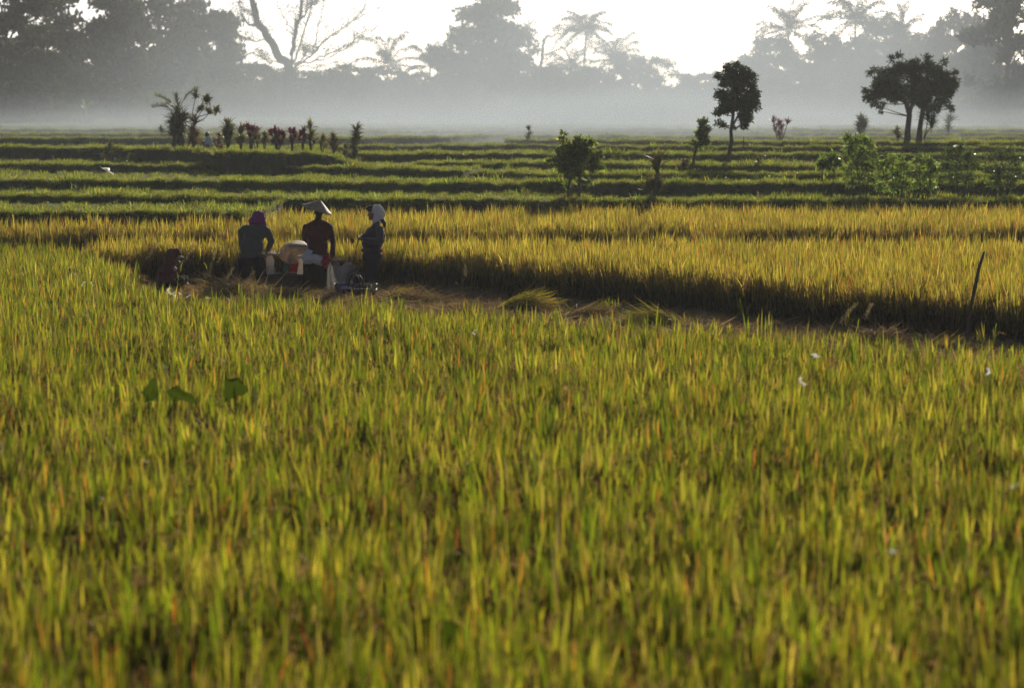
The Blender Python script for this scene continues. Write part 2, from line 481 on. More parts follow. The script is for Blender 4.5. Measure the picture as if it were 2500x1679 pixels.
def rice_clump(seed, wts, tipw, H=.85, nst=11, npan=7, name='rice_clump', orange=.05):
    r = np.random.default_rng(seed); b = MB()
    a = r.uniform(0, 6.283, nst); R = r.uniform(.01, .06, nst)
    P = np.stack((R * np.cos(a), R * np.sin(a), np.zeros(nst)), -1)
    lean = r.uniform(.02, .22, nst)
    stc = pick_cols(r, nst, (GREEN * .8, BROWN, YEL * .6), (1, 1.2, 1))
    b.add(*ribbons(P, a, lean, r.uniform(0, .1, nst), r.uniform(.5, .62, nst), .006, 3, twist=r.uniform(0, 3, nst), cA=stc, base_w=1))
    # upright leaves
    cols = (GREEN, LIME, YEL, GOLD, BROWN)
    for h, ln, spr, cnt, dr in ((.12, .34, .45, nst, 1.0), (.26, .36, .33, nst, .5), (.40, .36, .30, nst - 2, .6), (.48, .40, .17, nst, .22)):
        k = r.integers(0, nst, cnt)
        p = P[k] + np.stack((np.sin(lean[k]) * np.cos(a[k]), np.sin(lean[k]) * np.sin(a[k]), np.cos(lean[k])), -1) * (h * r.uniform(.85, 1.12, cnt))[:, None]
        az = a[k] + r.normal(0, .9, cnt)
        cA = pick_cols(r, cnt, cols, wts) if h > .3 else pick_cols(r, cnt, (GREEN * .7, BROWN * .8, BROWN * .6, YEL * .4), (1, 2, 2, 1))  # lower leaves dead brown, with the shade of the gaps put into their colour
        cB = pick_cols(r, cnt, (GREEN, LIME, YEL, GOLD, ORANGE), tipw) if h > .3 else cA * 1.2
        ora = r.random(cnt) < orange
        cA[ora] = ORANGE * .9; cB[ora] = ORANGE * 1.1
        b.add(*ribbons(p, az, np.abs(r.normal(spr * .6, spr * .5, cnt)), r.exponential(dr * .7, cnt), ln * r.uniform(.75, 1.2, cnt) * H / .85, r.uniform(.012, .020, cnt), 5, twist=r.uniform(-.6, .6, cnt), cA=cA, cB=cB))
    # drooping ears of grain
    if npan:
        k = r.integers(0, nst, npan)
        p = P[k] + np.stack((np.sin(lean[k]) * np.cos(a[k]), np.sin(lean[k]) * np.sin(a[k]), np.cos(lean[k])), -1) * r.uniform(.5, .62, npan)[:, None]
        az = a[k] + r.normal(0, .5, npan)
        for j in range(npan):
            L = r.uniform(.2, .28); t = np.linspace(0, 1, 10)
            th = .15 + 2.5 * t ** 1.2
            dx, dz = np.cumsum(np.sin(th)) * L / 10, np.cumsum(np.cos(th)) * L / 10
            Q = p[j] + np.stack((dx * math.cos(az[j]), dx * math.sin(az[j]), dz), -1)
            q = np.repeat(Q[2:], 3, 0) + r.normal(0, .009, (24, 3))
            V, F = leaf_cards(q, r.uniform(.012, .02, 24), r, axis=(0, 0, -1), spread=.5, aspect=.45)
            b.add(V, F, np.array((.36, .22, .07)) * r.uniform(.7, 1.25))
    return b.mesh(name, M_RICE)

NEAR_P = [rice_clump(100 + i, (3.0, 4.2, 1.7, .5, .7), (2.0, 4.0, 2.6, .5, .2), npan=7, orange=.022) for i in range(9)]
GOLD_P = [rice_clump(200 + i, (.5, 1.4, 3.6, 3.0, .8), (.3, 1.0, 3.8, 3.2, .3), npan=11, orange=.025, H=.88) for i in range(9)]

NEAR_BACK = np.array([(-4000, 52), (150, 52), (240, 49.5), (300, 45), (350, 39), (400, 36.6), (600, 36.9), (800, 35.6), (1000, 34.4), (1200, 33.6), (1500, 31.9), (1800, 30.6), (2100, 29.0), (2400, 27.4), (2700, 26.2), (5000, 18)])
MID_FRONT = np.array([(-4000, 47), (200, 47), (330, 48.8), (400, 49.3), (700, 49.0), (1000, 47.6), (1200, 45.6), (1500, 42.6), (2000, 38.2), (2400, 35.7), (2700, 34.2), (5000, 26)])
def lerp_tab(T, px):
    return np.interp(px, T[:, 0], T[:, 1])

def field_points(y0, y1, spacing, margin, r):
    ys = np.arange(y0, y1, spacing)
    P = []
    for y in ys:
        hw = y * .2125 + margin
        xs = np.arange(-hw, hw, spacing)
        P.append(np.column_stack((xs, np.full(len(xs), y))))
    P = np.concatenate(P)
    P += r.normal(0, spacing * .28, P.shape)
    return P

def patch(X, Y, f=.35, s=0):
    return .5 + .25 * (np.sin(X * f * 2.1 + Y * f * .7 + s) + np.sin(Y * f * 1.6 - X * f * 1.1 + 2 * s))

def crop(name, label, P, keep, protos, r, hmul=1.0, zoff=None):
    P = P[keep]
    px = fan_px(P[:, 0], P[:, 1])
    z = zt(px, P[:, 1])
    if zoff is not None: z = z + zoff[keep]
    n = len(P)
    s = hmul * (.93 + .12 * patch(P[:, 0], P[:, 1], 1.1)) * r.normal(1, .10, n)
    sx = r.uniform(.95, 1.4, n)
    return scatter(name, label, np.column_stack((P, z)), r.uniform(0, 6.283, n), np.column_stack((sx, sx, s)), r.integers(0, len(protos), n), protos, tilt=r.normal(0, .07, (n, 2)))

r1 = np.random.default_rng(11)
P = field_points(6.5, 53, .262, 2.0, r1)
px = fan_px(P[:, 0], P[:, 1])
keep = P[:, 1] < lerp_tab(NEAR_BACK, px) + r1.normal(0, .25, len(P))
# thin patches where stems have lodged
ex = np.column_stack((r1.uniform(-7, 9, 500), r1.uniform(24, 47, 500)))
epx = fan_px(ex[:, 0], ex[:, 1])
ex = ex[(ex[:, 1] > lerp_tab(NEAR_BACK, epx)) & (ex[:, 1] < np.minimum(lerp_tab(NEAR_BACK, epx) + 9, lerp_tab(MID_FRONT, epx) - .3)) & (r1.random(500) < .3) & (epx > 930)]
P = np.concatenate((P, ex)); keep = np.concatenate((keep, np.ones(len(ex), bool)))
THIN = np.concatenate((np.ones(len(P) - len(ex)), np.full(len(ex), .55)))
crop('green_rice', 'foreground rice crop, green and yellow upright leaves with orange tips', P, keep, NEAR_P, r1, .84 * THIN[keep])
P = field_points(26, 53.2, .18, 2.5, r1)
px = fan_px(P[:, 0], P[:, 1])
keep = (P[:, 1] > np.maximum(lerp_tab(MID_FRONT, px), lerp_tab(NEAR_BACK, px) + .3) + r1.normal(0, .1, len(P))) & (P[:, 1] < np.interp(px, (600, 1300), (51.0, 50.3)))
crop('golden_rice', 'ripe golden rice stand behind the harvesters with dark stems in front', P, keep, GOLD_P, r1, .98)
P = field_points(55.3, 66, .22, 3, r1)
px = fan_px(P[:, 0], P[:, 1])
back = np.interp(px, (-4000, 580, 640, 690, 1300, 1400, 6000), (57.3, 57.3, 59.5, 62.9, 63.2, 65.1, 65.3))
crop('far_golden_rice', 'farther band of golden rice below the green terraces', P, P[:, 1] < back, GOLD_P, r1, 1.0)
HAZE_D = 0.00025
# ------------------------------------------------------------------ terrace grass (stuff)
def grass_clump(seed, n, hmin, hmax, cols, wts, wd=.008, rad=.12, name='grass_clump', heads=0):
    r = np.random.default_rng(seed); b = MB()
    a = r.uniform(0, 6.283, n); R = rad * np.sqrt(r.random(n))
    P = np.stack((R * np.cos(a), R * np.sin(a), np.full(n, -.01)), -1)
    c = pick_cols(r, n, cols, wts)
    b.add(*ribbons(P, a + r.normal(0, .8, n), np.abs(r.normal(.12, .16, n)), r.exponential(.5, n), r.uniform(hmin, hmax, n), wd * r.uniform(.7, 1.3, n), 4, twist=r.uniform(-.8, .8, n), cA=c, cB=c * 1.15))
    return b.mesh(name, M_GRASS)
GC = (GREEN * 1.3, np.array((.19, .215, .024)), np.array((.27, .27, .03)), YEL, BROWN)
GR_P = [grass_clump(300 + i, 26, .12, .32, GC, (2.2, 3.8, 1.4, .25, .3), wd=.013, rad=.2) for i in range(6)] + \
       [grass_clump(320 + i, 24, .25, .5, GC, (1.6, 3.4, 1.6, .4, .3), wd=.013, rad=.16) for i in range(3)] + \
       [grass_clump(330 + i, 18, .10, .24, (GREEN * .7, BROWN, LIME * .7), (2, 2, 1), wd=.014, rad=.22) for i in range(3)]
r2 = np.random.default_rng(21)
pts, idx = [], []
# treads: young rice and weeds, thinner and coarser with distance
N0 = 60000
px = r2.uniform(-250, 2750, N0)
Y = 56 + 105 * r2.random(N0) ** 1.5
ok = np.ones(N0, bool)
ok &= ~((Y < 66.0) & (px > 640)) & ~((Y < 58.2) & (px <= 640))
ok &= patch(fan_x(px, Y), Y, .8, 3) * .6 + r2.random(N0) * .8 > .62
slope = np.abs(zt(px, Y + .06) - zt(px, Y - .06)) / .12
steep = slope > .5
keepS = ok & (~steep | (r2.random(N0) < .28))
pts.append(np.column_stack((px, Y))[keepS])
idx.append(np.where(steep, r2.integers(9, 12, N0), np.where(r2.random(N0) < .12, r2.integers(6, 9, N0), r2.integers(0, 6, N0)))[keepS])
# bund rims
for k in range(1, 17):
    n = 1700 if k < 13 else 900
    px = r2.uniform(-250, 2750, n)
    Y = edge_y(k, px) + np.abs(r2.normal(.12, .22, n)) - .08
    g = (Y < 330)
    pts.append(np.column_stack((px, Y))[g])
    idx.append(np.where(r2.random(n) < .18, r2.integers(6, 9, n), r2.integers(0, 6, n))[g])
pts.append(np.column_stack((r2.uniform(740, 950, 1500), r2.uniform(80, 110, 1500)))); idx.append(r2.integers(0, 12, 1500))
NT0 = sum(len(q) for q in pts)
for q in range(46):
    cx_, cy_ = r2.uniform(-150, 2650), 62 + 45 * r2.random()
    if cx_ > 640: cy_ = max(cy_, 67)
    m_ = r2.integers(12, 40); k_ = FPX / cy_
    pts.append(np.column_stack((cx_ + r2.normal(0, .7, m_) * k_ * .6, cy_ + r2.normal(0, .5, m_)))); idx.append(r2.integers(6, 9, m_))
NT = sum(len(q) for q in pts) - NT0
pts = np.concatenate(pts); idx = np.concatenate(idx)
n = len(pts)
Z = zt(pts[:, 0], pts[:, 1])
X = fan_x(pts[:, 0], pts[:, 1])
s = r2.uniform(.3, .62, n) * (.75 + .5 * patch(X, pts[:, 1], .5, 1))
tall = patch(X, pts[:, 1], 1.7, 5) * r2.random(n) > .62
s = np.where(tall, s * 1.7, s)
s[-NT:] *= r2.uniform(1.2, 2.2, NT)
scatter('terrace_grass', 'short bright green grass and young rice on the terrace treads and bunds', np.column_stack((X, pts[:, 1], Z)), r2.uniform(0, 6.283, n), np.column_stack((s * 1.6, s * 1.6, s * .55)), idx, GR_P, tilt=r2.normal(0, .1, (n, 2)))

# ------------------------------------------------------------------ the harvested strip: stubble and cut straw (stuff)
STR = (np.array((.34, .22, .09)), np.array((.26, .16, .07)), np.array((.42, .30, .12)), np.array((.20, .12, .06)), LIME * .8)
def straw_mat_clump(seed):
    r = np.random.default_rng(seed); b = MB()
    n = 46
    P = np.column_stack((r.uniform(-.32, .32, (n, 2)), r.uniform(.0, .06, n)))
    c = pick_cols(r, n, STR, (3, 3, 2, 2, .4))
    b.add(*ribbons(P, r.uniform(0, 6.283, n), r.uniform(1.36, 1.68, n), r.normal(0, .25, n), r.uniform(.2, .5, n), r.uniform(.006, .012, n), 4, twist=r.uniform(0, 3, n), cA=c, base_w=.9))
    return b.mesh('straw_clump', M_STRAW)
def stubble_clump(seed):
    r = np.random.default_rng(seed); b = MB()
    n = 22
    a = r.uniform(0, 6.283, n); R = r.uniform(0, .06, n)
    P = np.stack((R * np.cos(a), R * np.sin(a), np.zeros(n)), -1)
    c = pick_cols(r, n, STR, (3, 2, 2, 1, 2))
    b.add(*ribbons(P, a, r.uniform(0, .5, n), r.normal(0, .2, n), r.uniform(.06, .17, n), r.uniform(.007, .011, n), 3, twist=r.uniform(0, 3, n), cA=c, base_w=1))
    return b.mesh('stubble_clump', M_STRAW)
ST_P = [straw_mat_clump(400 + i) for i in range(6)] + [stubble_clump(420 + i) for i in range(4)]
n0 = 9500
px = r2.uniform(330, 2750, n0)
f, bk = lerp_tab(NEAR_BACK, px), lerp_tab(MID_FRONT, px)
Y = f - .2 + (bk - f - .1) * r2.random(n0)
X = fan_x(px, Y)
lump = patch(X, Y, .9, 2)
isst = r2.random(n0) < .3
zz = zt(px, Y) + np.where(isst, 0, .05 * lump)
scatter('cut_straw', 'brown cut straw and stubble covering the harvested strip', np.column_stack((X, Y, zz)), r2.uniform(0, 6.283, n0), np.repeat(r2.uniform(.7, 1.25, n0)[:, None], 3, 1), np.where(isst, r2.integers(6, 10, n0), r2.integers(0, 6, n0)), ST_P, tilt=r2.normal(0, .08, (n0, 2)))
# ------------------------------------------------------------------ people
def noise3(V, sc, seed=0.0):
    return np.array([mnoise.noise(Vector((v[0] * sc + seed, v[1] * sc + seed * 1.7, v[2] * sc))) for v in V])

def capsule(b, p0, r0, p1, r1, n=12, flat=None):
    """closed tapered limb; flat = (axis, factor) squashes it along a world axis about its middle"""
    p0, p1 = np.asarray(p0, float), np.asarray(p1, float)
    d = p1 - p0; L = np.linalg.norm(d) + 1e-9; d = d / L
    ts, rs = [], []
    for k in range(4):
        a = math.pi / 2 * (1 - k / 4.0); ts.append(-math.sin(a) * r0 * .98); rs.append(max(math.cos(a) * r0, r0 * .02))
    ts.append(0); rs.append(r0)
    ts.append(L * .5); rs.append((r0 + r1) / 2)
    ts.append(L); rs.append(r1)
    for k in range(1, 5):
        a = math.pi / 2 * k / 4.0; ts.append(L + math.sin(a) * r1 * .98); rs.append(max(math.cos(a) * r1, r1 * .02))
    pts = p0 + np.array(ts)[:, None] * d
    b2 = MB(); b2.tube(pts, np.array(rs), n)
    V = np.concatenate(b2.V)
    if flat:
        ax, f = flat; c = ((p0 + p1) / 2)[ax] + (V[:, ax] * 0)
        # squash about the limb's own axis line
        t = np.clip(((V - p0) @ d) / L, 0, 1)
        line = p0[ax] + t * (p1 - p0)[ax]
        V[:, ax] = line + (V[:, ax] - line) * f
    base = b.n
    b.V.append(V); b.C.append(np.ones((len(V), 3))); b.n += len(V)
    for f4 in b2.F4: b.F4.append(f4 + base)
    for f3 in b2.F3: b.F3.append(f3 + base)

def blob(name, shapes, mat, parent=None, voxel=.012, smooth=3, wrinkle=0.0, wsc=9.0, trim=None, post=None):
    """one continuous skin grown over tapered limbs and ellipsoids"""
    b = MB()
    for s in shapes:
        if s[0] == 'c': capsule(b, *s[1:])
        elif s[0] == 'e': b.ellipsoid(*s[1:])
        else: b.add(s[1], s[2])
    o = b.build('tmp_' + name, None)
    m = o.modifiers.new('r', 'REMESH'); m.mode = 'VOXEL'; m.voxel_size = voxel; m.adaptivity = 0
    if smooth:
        q = o.modifiers.new('s', 'SMOOTH'); q.iterations = smooth; q.factor = .5
    dg = bpy.context.evaluated_depsgraph_get()
    me = bpy.data.meshes.new_from_object(o.evaluated_get(dg), depsgraph=dg)
    bpy.data.objects.remove(o)
    me.name = name
    n = len(me.vertices)
    V = np.zeros(n * 3, np.float32); me.vertices.foreach_get('co', V); V = V.reshape(-1, 3).astype(float)
    if wrinkle:
        Nn = np.zeros(n * 3, np.float32); me.vertices.foreach_get('normal', Nn); Nn = Nn.reshape(-1, 3)
        V = V + Nn * ((noise3(V * (1, 1, .45), wsc, 3.1) + .5 * noise3(V, wsc * 2.3, 7.7)) * wrinkle)[:, None]
    if post is not None:
        V = post(V)
    org = parent_world(parent) if parent is not None else np.zeros(3)
    me.vertices.foreach_set('co', (V - org).astype(np.float32).ravel())
    me.polygons.foreach_set('use_smooth', np.ones(len(me.polygons), bool))
    me.materials.clear()
    me.materials.append(mat)
    me.update()
    q = bpy.data.objects.new(name, me); COL.objects.link(q)
    if parent is not None: q.parent = parent
    return q

def shell_cone(apex, axis, R, h, mat, name, parent, n=48, rings=9, sag=.06, thick=.008):
    """woven conical hat with a real thickness and a slightly bent brim"""
    ax = np.asarray(axis, float); ax /= np.linalg.norm(ax)
    u = np.cross(ax, (0, 0, 1.0)) if abs(ax[2]) < .95 else np.array((1.0, 0, 0))
    u /= np.linalg.norm(u); v = np.cross(ax, u)
    b = MB(); a = np.linspace(0, 2 * math.pi, n, endpoint=False)
    def ring(t, off):
        rr = R * t; hh = h * (t ** 1.08)
        wob = 1 + .012 * np.sin(3 * a + 1) * t
        return np.asarray(apex) - ax * (hh + off) + (u * np.cos(a)[:, None] + v * np.sin(a)[:, None]) * (rr * wob)[:, None]
    ts = np.linspace(.02, 1, rings)
    V = np.concatenate([ring(t, 0) for t in ts] + [ring(t, thick) for t in ts[::-1]])
    k = 2 * rings
    F = [(i * n + j, i * n + (j + 1) % n, (i + 1) * n + (j + 1) % n, (i + 1) * n + j) for i in range(k - 1) for j in range(n)]
    b.add(V, F)
    b.tube([np.asarray(apex) - ax * .012, np.asarray(apex) + ax * .004], (.012, .006), 8)
    return b.build(name, mat, parent, smooth=True)

def hand(w, d, palm_n, s=1.0, curl=1.2):
    """palm, four bent fingers of different lengths and a thumb leaving the side of the palm"""
    w = np.asarray(w, float); d = np.asarray(d, float); d /= np.linalg.norm(d)
    nn = np.asarray(palm_n, float); nn = nn - d * (nn @ d); nn /= np.linalg.norm(nn)
    sd = np.cross(d, nn)
    out = []
    for k in range(4):
        off = sd * (.022 - .0147 * k) * s
        out.append(('c', w + off * .7, .017 * s, w + d * .085 * s + off, .0135 * s))
        L = (.07, .08, .074, .058)[k] * s
        p = w + d * .09 * s + off * 1.08
        dirn = d.copy(); rad = .0095 * s
        for j, f in enumerate((.45, .32, .25)):
            ang = curl * (.35, .75, 1.05)[j]
            dj = d * math.cos(ang) + nn * math.sin(ang)
            q = p + dj * L * f
            out.append(('c', p, rad, q, rad * .9)); p = q; rad *= .93
    t0 = w + sd * .026 * s + d * .025 * s
    t1 = t0 + (sd * .028 + d * .03 + nn * .012) * s
    t2 = t1 + (d * .03 + nn * .018 - sd * .004) * s
    out += [('c', t0, .014 * s, t1, .0115 * s), ('c', t1, .0115 * s, t2, .0095 * s)]
    return out

def head(c, face, down=0.0, s=1.0):
    """skull, jaw, nose, brow, lips, ears; face = unit direction in plan, down = how far it is bowed"""
    c = np.asarray(c, float)
    f = np.array((face[0], face[1], 0.0)); f /= np.linalg.norm(f)
    r = np.cross(f, (0, 0, 1.0))
    up = np.array((0, 0, 1.0)) * math.cos(down) + f * math.sin(down)
    f = f * math.cos(down) - np.array((0, 0, 1.0)) * math.sin(down)
    M = np.column_stack((r, f, up))
    g = lambda x, y, z: c + M @ np.array((x, y, z)) * s
    S = [('e', g(0, -.008, .02), np.array((.074, .092, .092)) * s, M), ('e', g(0, .022, -.05), np.array((.058, .066, .07)) * s, M),
         ('c', g(0, .088, .012), .010 * s, g(0, .108, -.022), .0135 * s), ('c', g(-.035, .078, .02), .012 * s, g(.035, .078, .02), .012 * s),
         ('e', g(0, .086, -.055), np.array((.024, .012, .010)) * s, M), ('e', g(0, .075, -.09), np.array((.022, .02, .016)) * s, M),
         ('e', g(-.036, .066, -.018), np.array((.022, .018, .02)) * s, M), ('e', g(.036, .066, -.018), np.array((.022, .018, .02)) * s, M)]
    for sg in (-1, 1):
        S.append(('e', g(sg * .077, -.005, -.012), np.array((.010, .02, .032)) * s, M))
    return S, g, M

def eyes(g, M, parent, mat, s=1.0):
    for sg in (-1, 1):
        MB().ellipsoid(g(sg * .032, .079, .001), np.array((.014, .009, .007)) * s, M, 10, 6).build('eye', mat, parent, smooth=True)

M_SKIN = solid_mat('brown_skin', (.20, .10, .055), rough=.55, spec=.35, scale=60, vary=.08)
M_EYE = solid_mat('eye', (.03, .02, .015), rough=.2, spec=.5, vary=.05)
M_HAIR = solid_mat('black_hair', (.012, .010, .009), rough=.5, spec=.4, bump=.8, scale=160, stretch=(1, 1, .1))
M_PURPLE = solid_mat('purple_scarf_cloth', (.28, .05, .17), rough=.85, bump=.25, scale=220, vary=.12, trans=.15)
M_GREY = solid_mat('grey_knit', (.095, .090, .076), rough=.95, bump=.35, scale=260, vary=.15, sheen=.2)
M_NAVY = solid_mat('dark_navy_cloth', (.014, .014, .022), rough=.95, bump=.3, scale=180, vary=.2)
M_DARKNAVY = solid_mat('navy_cloth', (.022, .022, .036), rough=.95, bump=.3, scale=180, vary=.2)
M_MAROON = solid_mat('maroon_knit', (.085, .016, .014), rough=.95, bump=.4, scale=240, vary=.2, sheen=.2)
M_HOOD = solid_mat('dark_red_cloth', (.13, .028, .02), rough=.9, bump=.3, scale=180, vary=.2, sheen=.1)
M_BLACK = solid_mat('black_cloth', (.010, .009, .009), rough=.95, bump=.3, scale=160, vary=.2)
M_WHITE = solid_mat('white_cotton', (.72, .68, .64), rough=.9, bump=.2, scale=150, vary=.06, trans=.3)
M_SLEEVE = solid_mat('mauve_grey_knit', (.085, .075, .08), rough=.95, bump=.35, scale=240, vary=.15, sheen=.2)
M_VEST = solid_mat('brown_grey_knit', (.045, .032, .034), rough=.95, bump=.35, scale=240, vary=.2, sheen=.2)
M_TEAL = solid_mat('teal_shirt', (.035, .075, .085), rough=.9, bump=.2, scale=120)
M_RED = solid_mat('red_apron', (.30, .018, .02), rough=.85, bump=.2, scale=120, trans=.2)

def hat_mat():
    m, t = nodes_of('woven_palm_hat')
    N, Lk = t.nodes.new, t.links.new
    tc = N('ShaderNodeTexCoord')
    wv = N('ShaderNodeTexWave'); wv.wave_type = 'RINGS'; wv.rings_direction = 'SPHERICAL'; wv.inputs['Scale'].default_value = 26
    wv.inputs['Distortion'].default_value = 1.2; wv.inputs['Detail'].default_value = 2
    Lk(tc.outputs['Object'], wv.inputs[0])
    nz = N('ShaderNodeTexNoise'); nz.inputs['Scale'].default_value = 14; nz.inputs['Detail'].default_value = 6; Lk(tc.outputs['Object'], nz.inputs[0])
    r = N('ShaderNodeValToRGB')
    r.color_ramp.elements[0].position = .3; r.color_ramp.elements[0].color = (.36, .25, .14, 1)
    r.color_ramp.elements[1].position = .7; r.color_ramp.elements[1].color = (.60, .46, .29, 1)
    Lk(nz.outputs[0], r.inputs[0])
    p = N('ShaderNodeBsdfPrincipled'); p.inputs['Roughness'].default_value = .6; p.inputs['Specular IOR Level'].default_value = .3
    Lk(r.outputs[0], p.inputs['Base Color'])
    b = N('ShaderNodeBump'); b.inputs['Strength'].default_value = .35; b.inputs['Distance'].default_value = .004
    Lk(wv.outputs[1], b.inputs['Height']); Lk(b.outputs[0], p.inputs['Normal'])
    tr = N('ShaderNodeBsdfTranslucent'); Lk(r.outputs[0], tr.inputs[0])
    mx = N('ShaderNodeMixShader'); mx.inputs[0].default_value = .32
    Lk(p.outputs[0], mx.inputs[1]); Lk(tr.outputs[0], mx.inputs[2])
    o = N('ShaderNodeOutputMaterial'); Lk(mx.outputs[0], o.inputs[0])
    return m
M_HAT = hat_mat()

def cloth_patch_mat():
    """white cotton with a red flower print on one side"""
    m, t = nodes_of('white_cloth_red_print')
    N, Lk = t.nodes.new, t.links.new
    tc = N('ShaderNodeTexCoord')
    sx = N('ShaderNodeSeparateXYZ'); Lk(tc.outputs['Object'], sx.inputs[0])
    nz = N('ShaderNodeTexNoise'); nz.inputs['Scale'].default_value = 34; nz.inputs['Detail'].default_value = 3; Lk(tc.outputs['Object'], nz.inputs[0])
    ma = N('ShaderNodeMath'); ma.operation = 'MULTIPLY_ADD'; ma.inputs[1].default_value = .22; Lk(nz.outputs[0], ma.inputs[0]); Lk(sx.outputs[0], ma.inputs[2])
    gt = N('ShaderNodeMapRange'); gt.inputs[1].default_value = .245; gt.inputs[2].default_value = .255; Lk(ma.outputs[0], gt.inputs[0])
    mx = N('ShaderNodeMixRGB'); mx.inputs[1].default_value = (.72, .68, .64, 1); mx.inputs[2].default_value = (.42, .03, .05, 1)
    Lk(gt.outputs[0], mx.inputs[0])
    p = N('ShaderNodeBsdfPrincipled'); p.inputs['Roughness'].default_value = .9; Lk(mx.outputs[0], p.inputs['Base Color'])
    tr = N('ShaderNodeBsdfTranslucent'); Lk(mx.outputs[0], tr.inputs[0])
    ms = N('ShaderNodeMixShader'); ms.inputs[0].default_value = .3; Lk(p.outputs[0], ms.inputs[1]); Lk(tr.outputs[0], ms.inputs[2])
    o = N('ShaderNodeOutputMaterial'); Lk(ms.outputs[0], o.inputs[0])
    return m

def framer(Y):
    return lambda px, py, dy=0.0: at(px, py, Y) * (1, 0, 1) + np.array((0, Y + dy, 0))

PR = 'people harvesting rice on the cut strip'
# ---- person in the maroon jumper and conical hat, seen from behind
YP = 46.4; J = framer(YP)
base = J(768, 717); base[2] = 0
p3 = thing('person', 'person in maroon jumper and pointed straw hat, white cloth round the waist, back turned', 'person', base, PR)
hs, g, M = head(J(777, 519, .03), (-.15, 1), .35)
hd = J(810, 630, .12)
body = hs + [('c', J(777, 528, .0), .052, J(776, 542, .0), .058),
    ('e', J(777, 566), (.19, .105, .17)), ('e', J(775, 600), (.17, .105, .2)), ('e', J(771, 636), (.18, .12, .15)),
    ('c', J(803, 558), .05, J(812, 588), .045), ('c', J(812, 588), .043, J(810, 626, .12), .03),
    ('c', J(750, 558), .05, J(745, 583, .1), .046), ('c', J(745, 583, .1), .043, J(760, 606, .36), .03),
    ('c', J(756, 645), .10, J(753, 683, -.02), .065), ('c', J(753, 683, -.02), .06, J(752, 714, .0), .042), ('c', J(752, 715, .0), .04, J(751, 717, .12), .035),
    ('c', J(784, 645), .10, J(783, 683, .03), .065), ('c', J(783, 683, .03), .06, J(782, 713, .03), .042), ('c', J(782, 714, .03), .04, J(783, 716, .15), .035)]
body += hand(J(810, 626, .12), (.0, .3, -1), (-1, .2, 0)) + hand(J(760, 606, .36), (.4, .8, -.3), (0, -.3, -1))
blob('body', body, M_SKIN, p3, voxel=.0085, smooth=2)
eyes(g, M, p3, M_EYE)
blob('hair', [('e', g(0, -.02, .02), (.086, .092, .1), M), ('e', g(0, -.06, -.05), (.07, .05, .07), M)], M_HAIR, p3, voxel=.012, smooth=2)
b = MB(); r = np.random.default_rng(5)
q = np.array([g(.085, -.03, -.01)]) + r.normal(0, .014, (16, 3))
b.add(*ribbons(q, r.uniform(-.6, .6, 16), r.uniform(1.9, 2.6, 16), r.normal(0, .3, 16), r.uniform(.06, .13, 16), .006, 4))
b.build('loose_hair', M_HAIR, p3)
blob('jumper', [('c', J(777, 531), .064, J(777, 543), .075), ('c', J(777, 543), .085, J(802, 557), .098), ('c', J(777, 543), .085, J(751, 557), .098), ('e', J(777, 572), (.225, .14, .19)), ('c', J(792, 560), .11, J(760, 560), .11), ('e', J(776, 600), (.2, .135, .21)), ('e', J(775, 620), (.222, .152, .095)),
    ('c', J(804, 557), .072, J(813, 590, .0), .062), ('c', J(813, 590, .0), .06, J(811, 622, .11), .048),
    ('c', J(749, 557), .075, J(744, 583, .1), .062), ('c', J(744, 583, .1), .06, J(758, 603, .33), .047)], M_MAROON, p3, voxel=.011, smooth=5, wrinkle=.020, wsc=8)
wc = blob('waist_cloth', [('e', J(771, 630, -.01), (.240, .178, .12)), ('e', J(758, 629, -.03), (.175, .172, .12)), ('e', J(785, 637, -.03), (.185, .165, .11)), ('c', J(761, 622), .14, J(760, 636), .145), ('c', J(785, 626), .14, J(786, 642), .145), ('e', J(797, 645, -.07), (.06, .08, .07))], cloth_patch_mat(), p3, voxel=.011, smooth=3, wrinkle=.016, wsc=12)
blob('wrap_skirt', [('e', J(771, 653), (.245, .16, .10)), ('c', J(760, 656, -.01), .155, J(756, 706, -.01), .145), ('c', J(782, 657, .01), .155, J(780, 706, .02), .145), ('c', J(770, 657), .16, J(767, 708), .155)], M_BLACK, p3, voxel=.013, smooth=4, wrinkle=.012, wsc=7)
shell_cone(J(781.5, 488.6, .03), (.33, .02, 1), .315, .20, M_HAT, 'conical_hat', p3)

# ---- bent person with purple scarf
YP = 46.8; J = framer(YP)
base = J(617, 715); base[2] = 0
p2 = thing('person', 'bent person in purple headscarf, charcoal jumper and dark trousers, back turned', 'person', base, PR)
hs, g, M = head(J(630, 535, .16), (.1, 1), .75)
body = hs + [('c', J(627, 546, .1), .055, J(622, 555, .03), .065), ('e', J(620, 573, .02), (.2, .13, .17)), ('e', J(615, 602, -.02), (.18, .125, .2)), ('e', J(613, 636, -.05), (.185, .15, .15)),
    ('c', J(651, 563, .02), .058, J(663, 590, .08), .045), ('c', J(663, 590, .08), .043, J(649, 619, .22), .03),
    ('c', J(591, 565, .02), .058, J(588, 598, .1), .045), ('c', J(588, 598, .1), .043, J(600, 622, .34), .03),
    ('c', J(600, 640, -.04), .11, J(597, 678, .0), .075), ('c', J(597, 678), .068, J(596, 710, -.02), .045), ('c', J(596, 711, -.02), .042, J(596, 713, .1), .035),
    ('c', J(630, 640, -.04), .11, J(637, 678, .02), .075), ('c', J(637, 678, .02), .068, J(641, 709, .02), .045), ('c', J(641, 710, .02), .042, J(643, 712, .14), .035)]
body += hand(J(649, 619, .22), (-.5, .3, -1), (-.2, 1, .3)) + hand(J(600, 622, .34), (.6, .6, -.6), (0, -.3, -1))
blob('body', body, M_SKIN, p2, voxel=.0085, smooth=2)
eyes(g, M, p2, M_EYE)
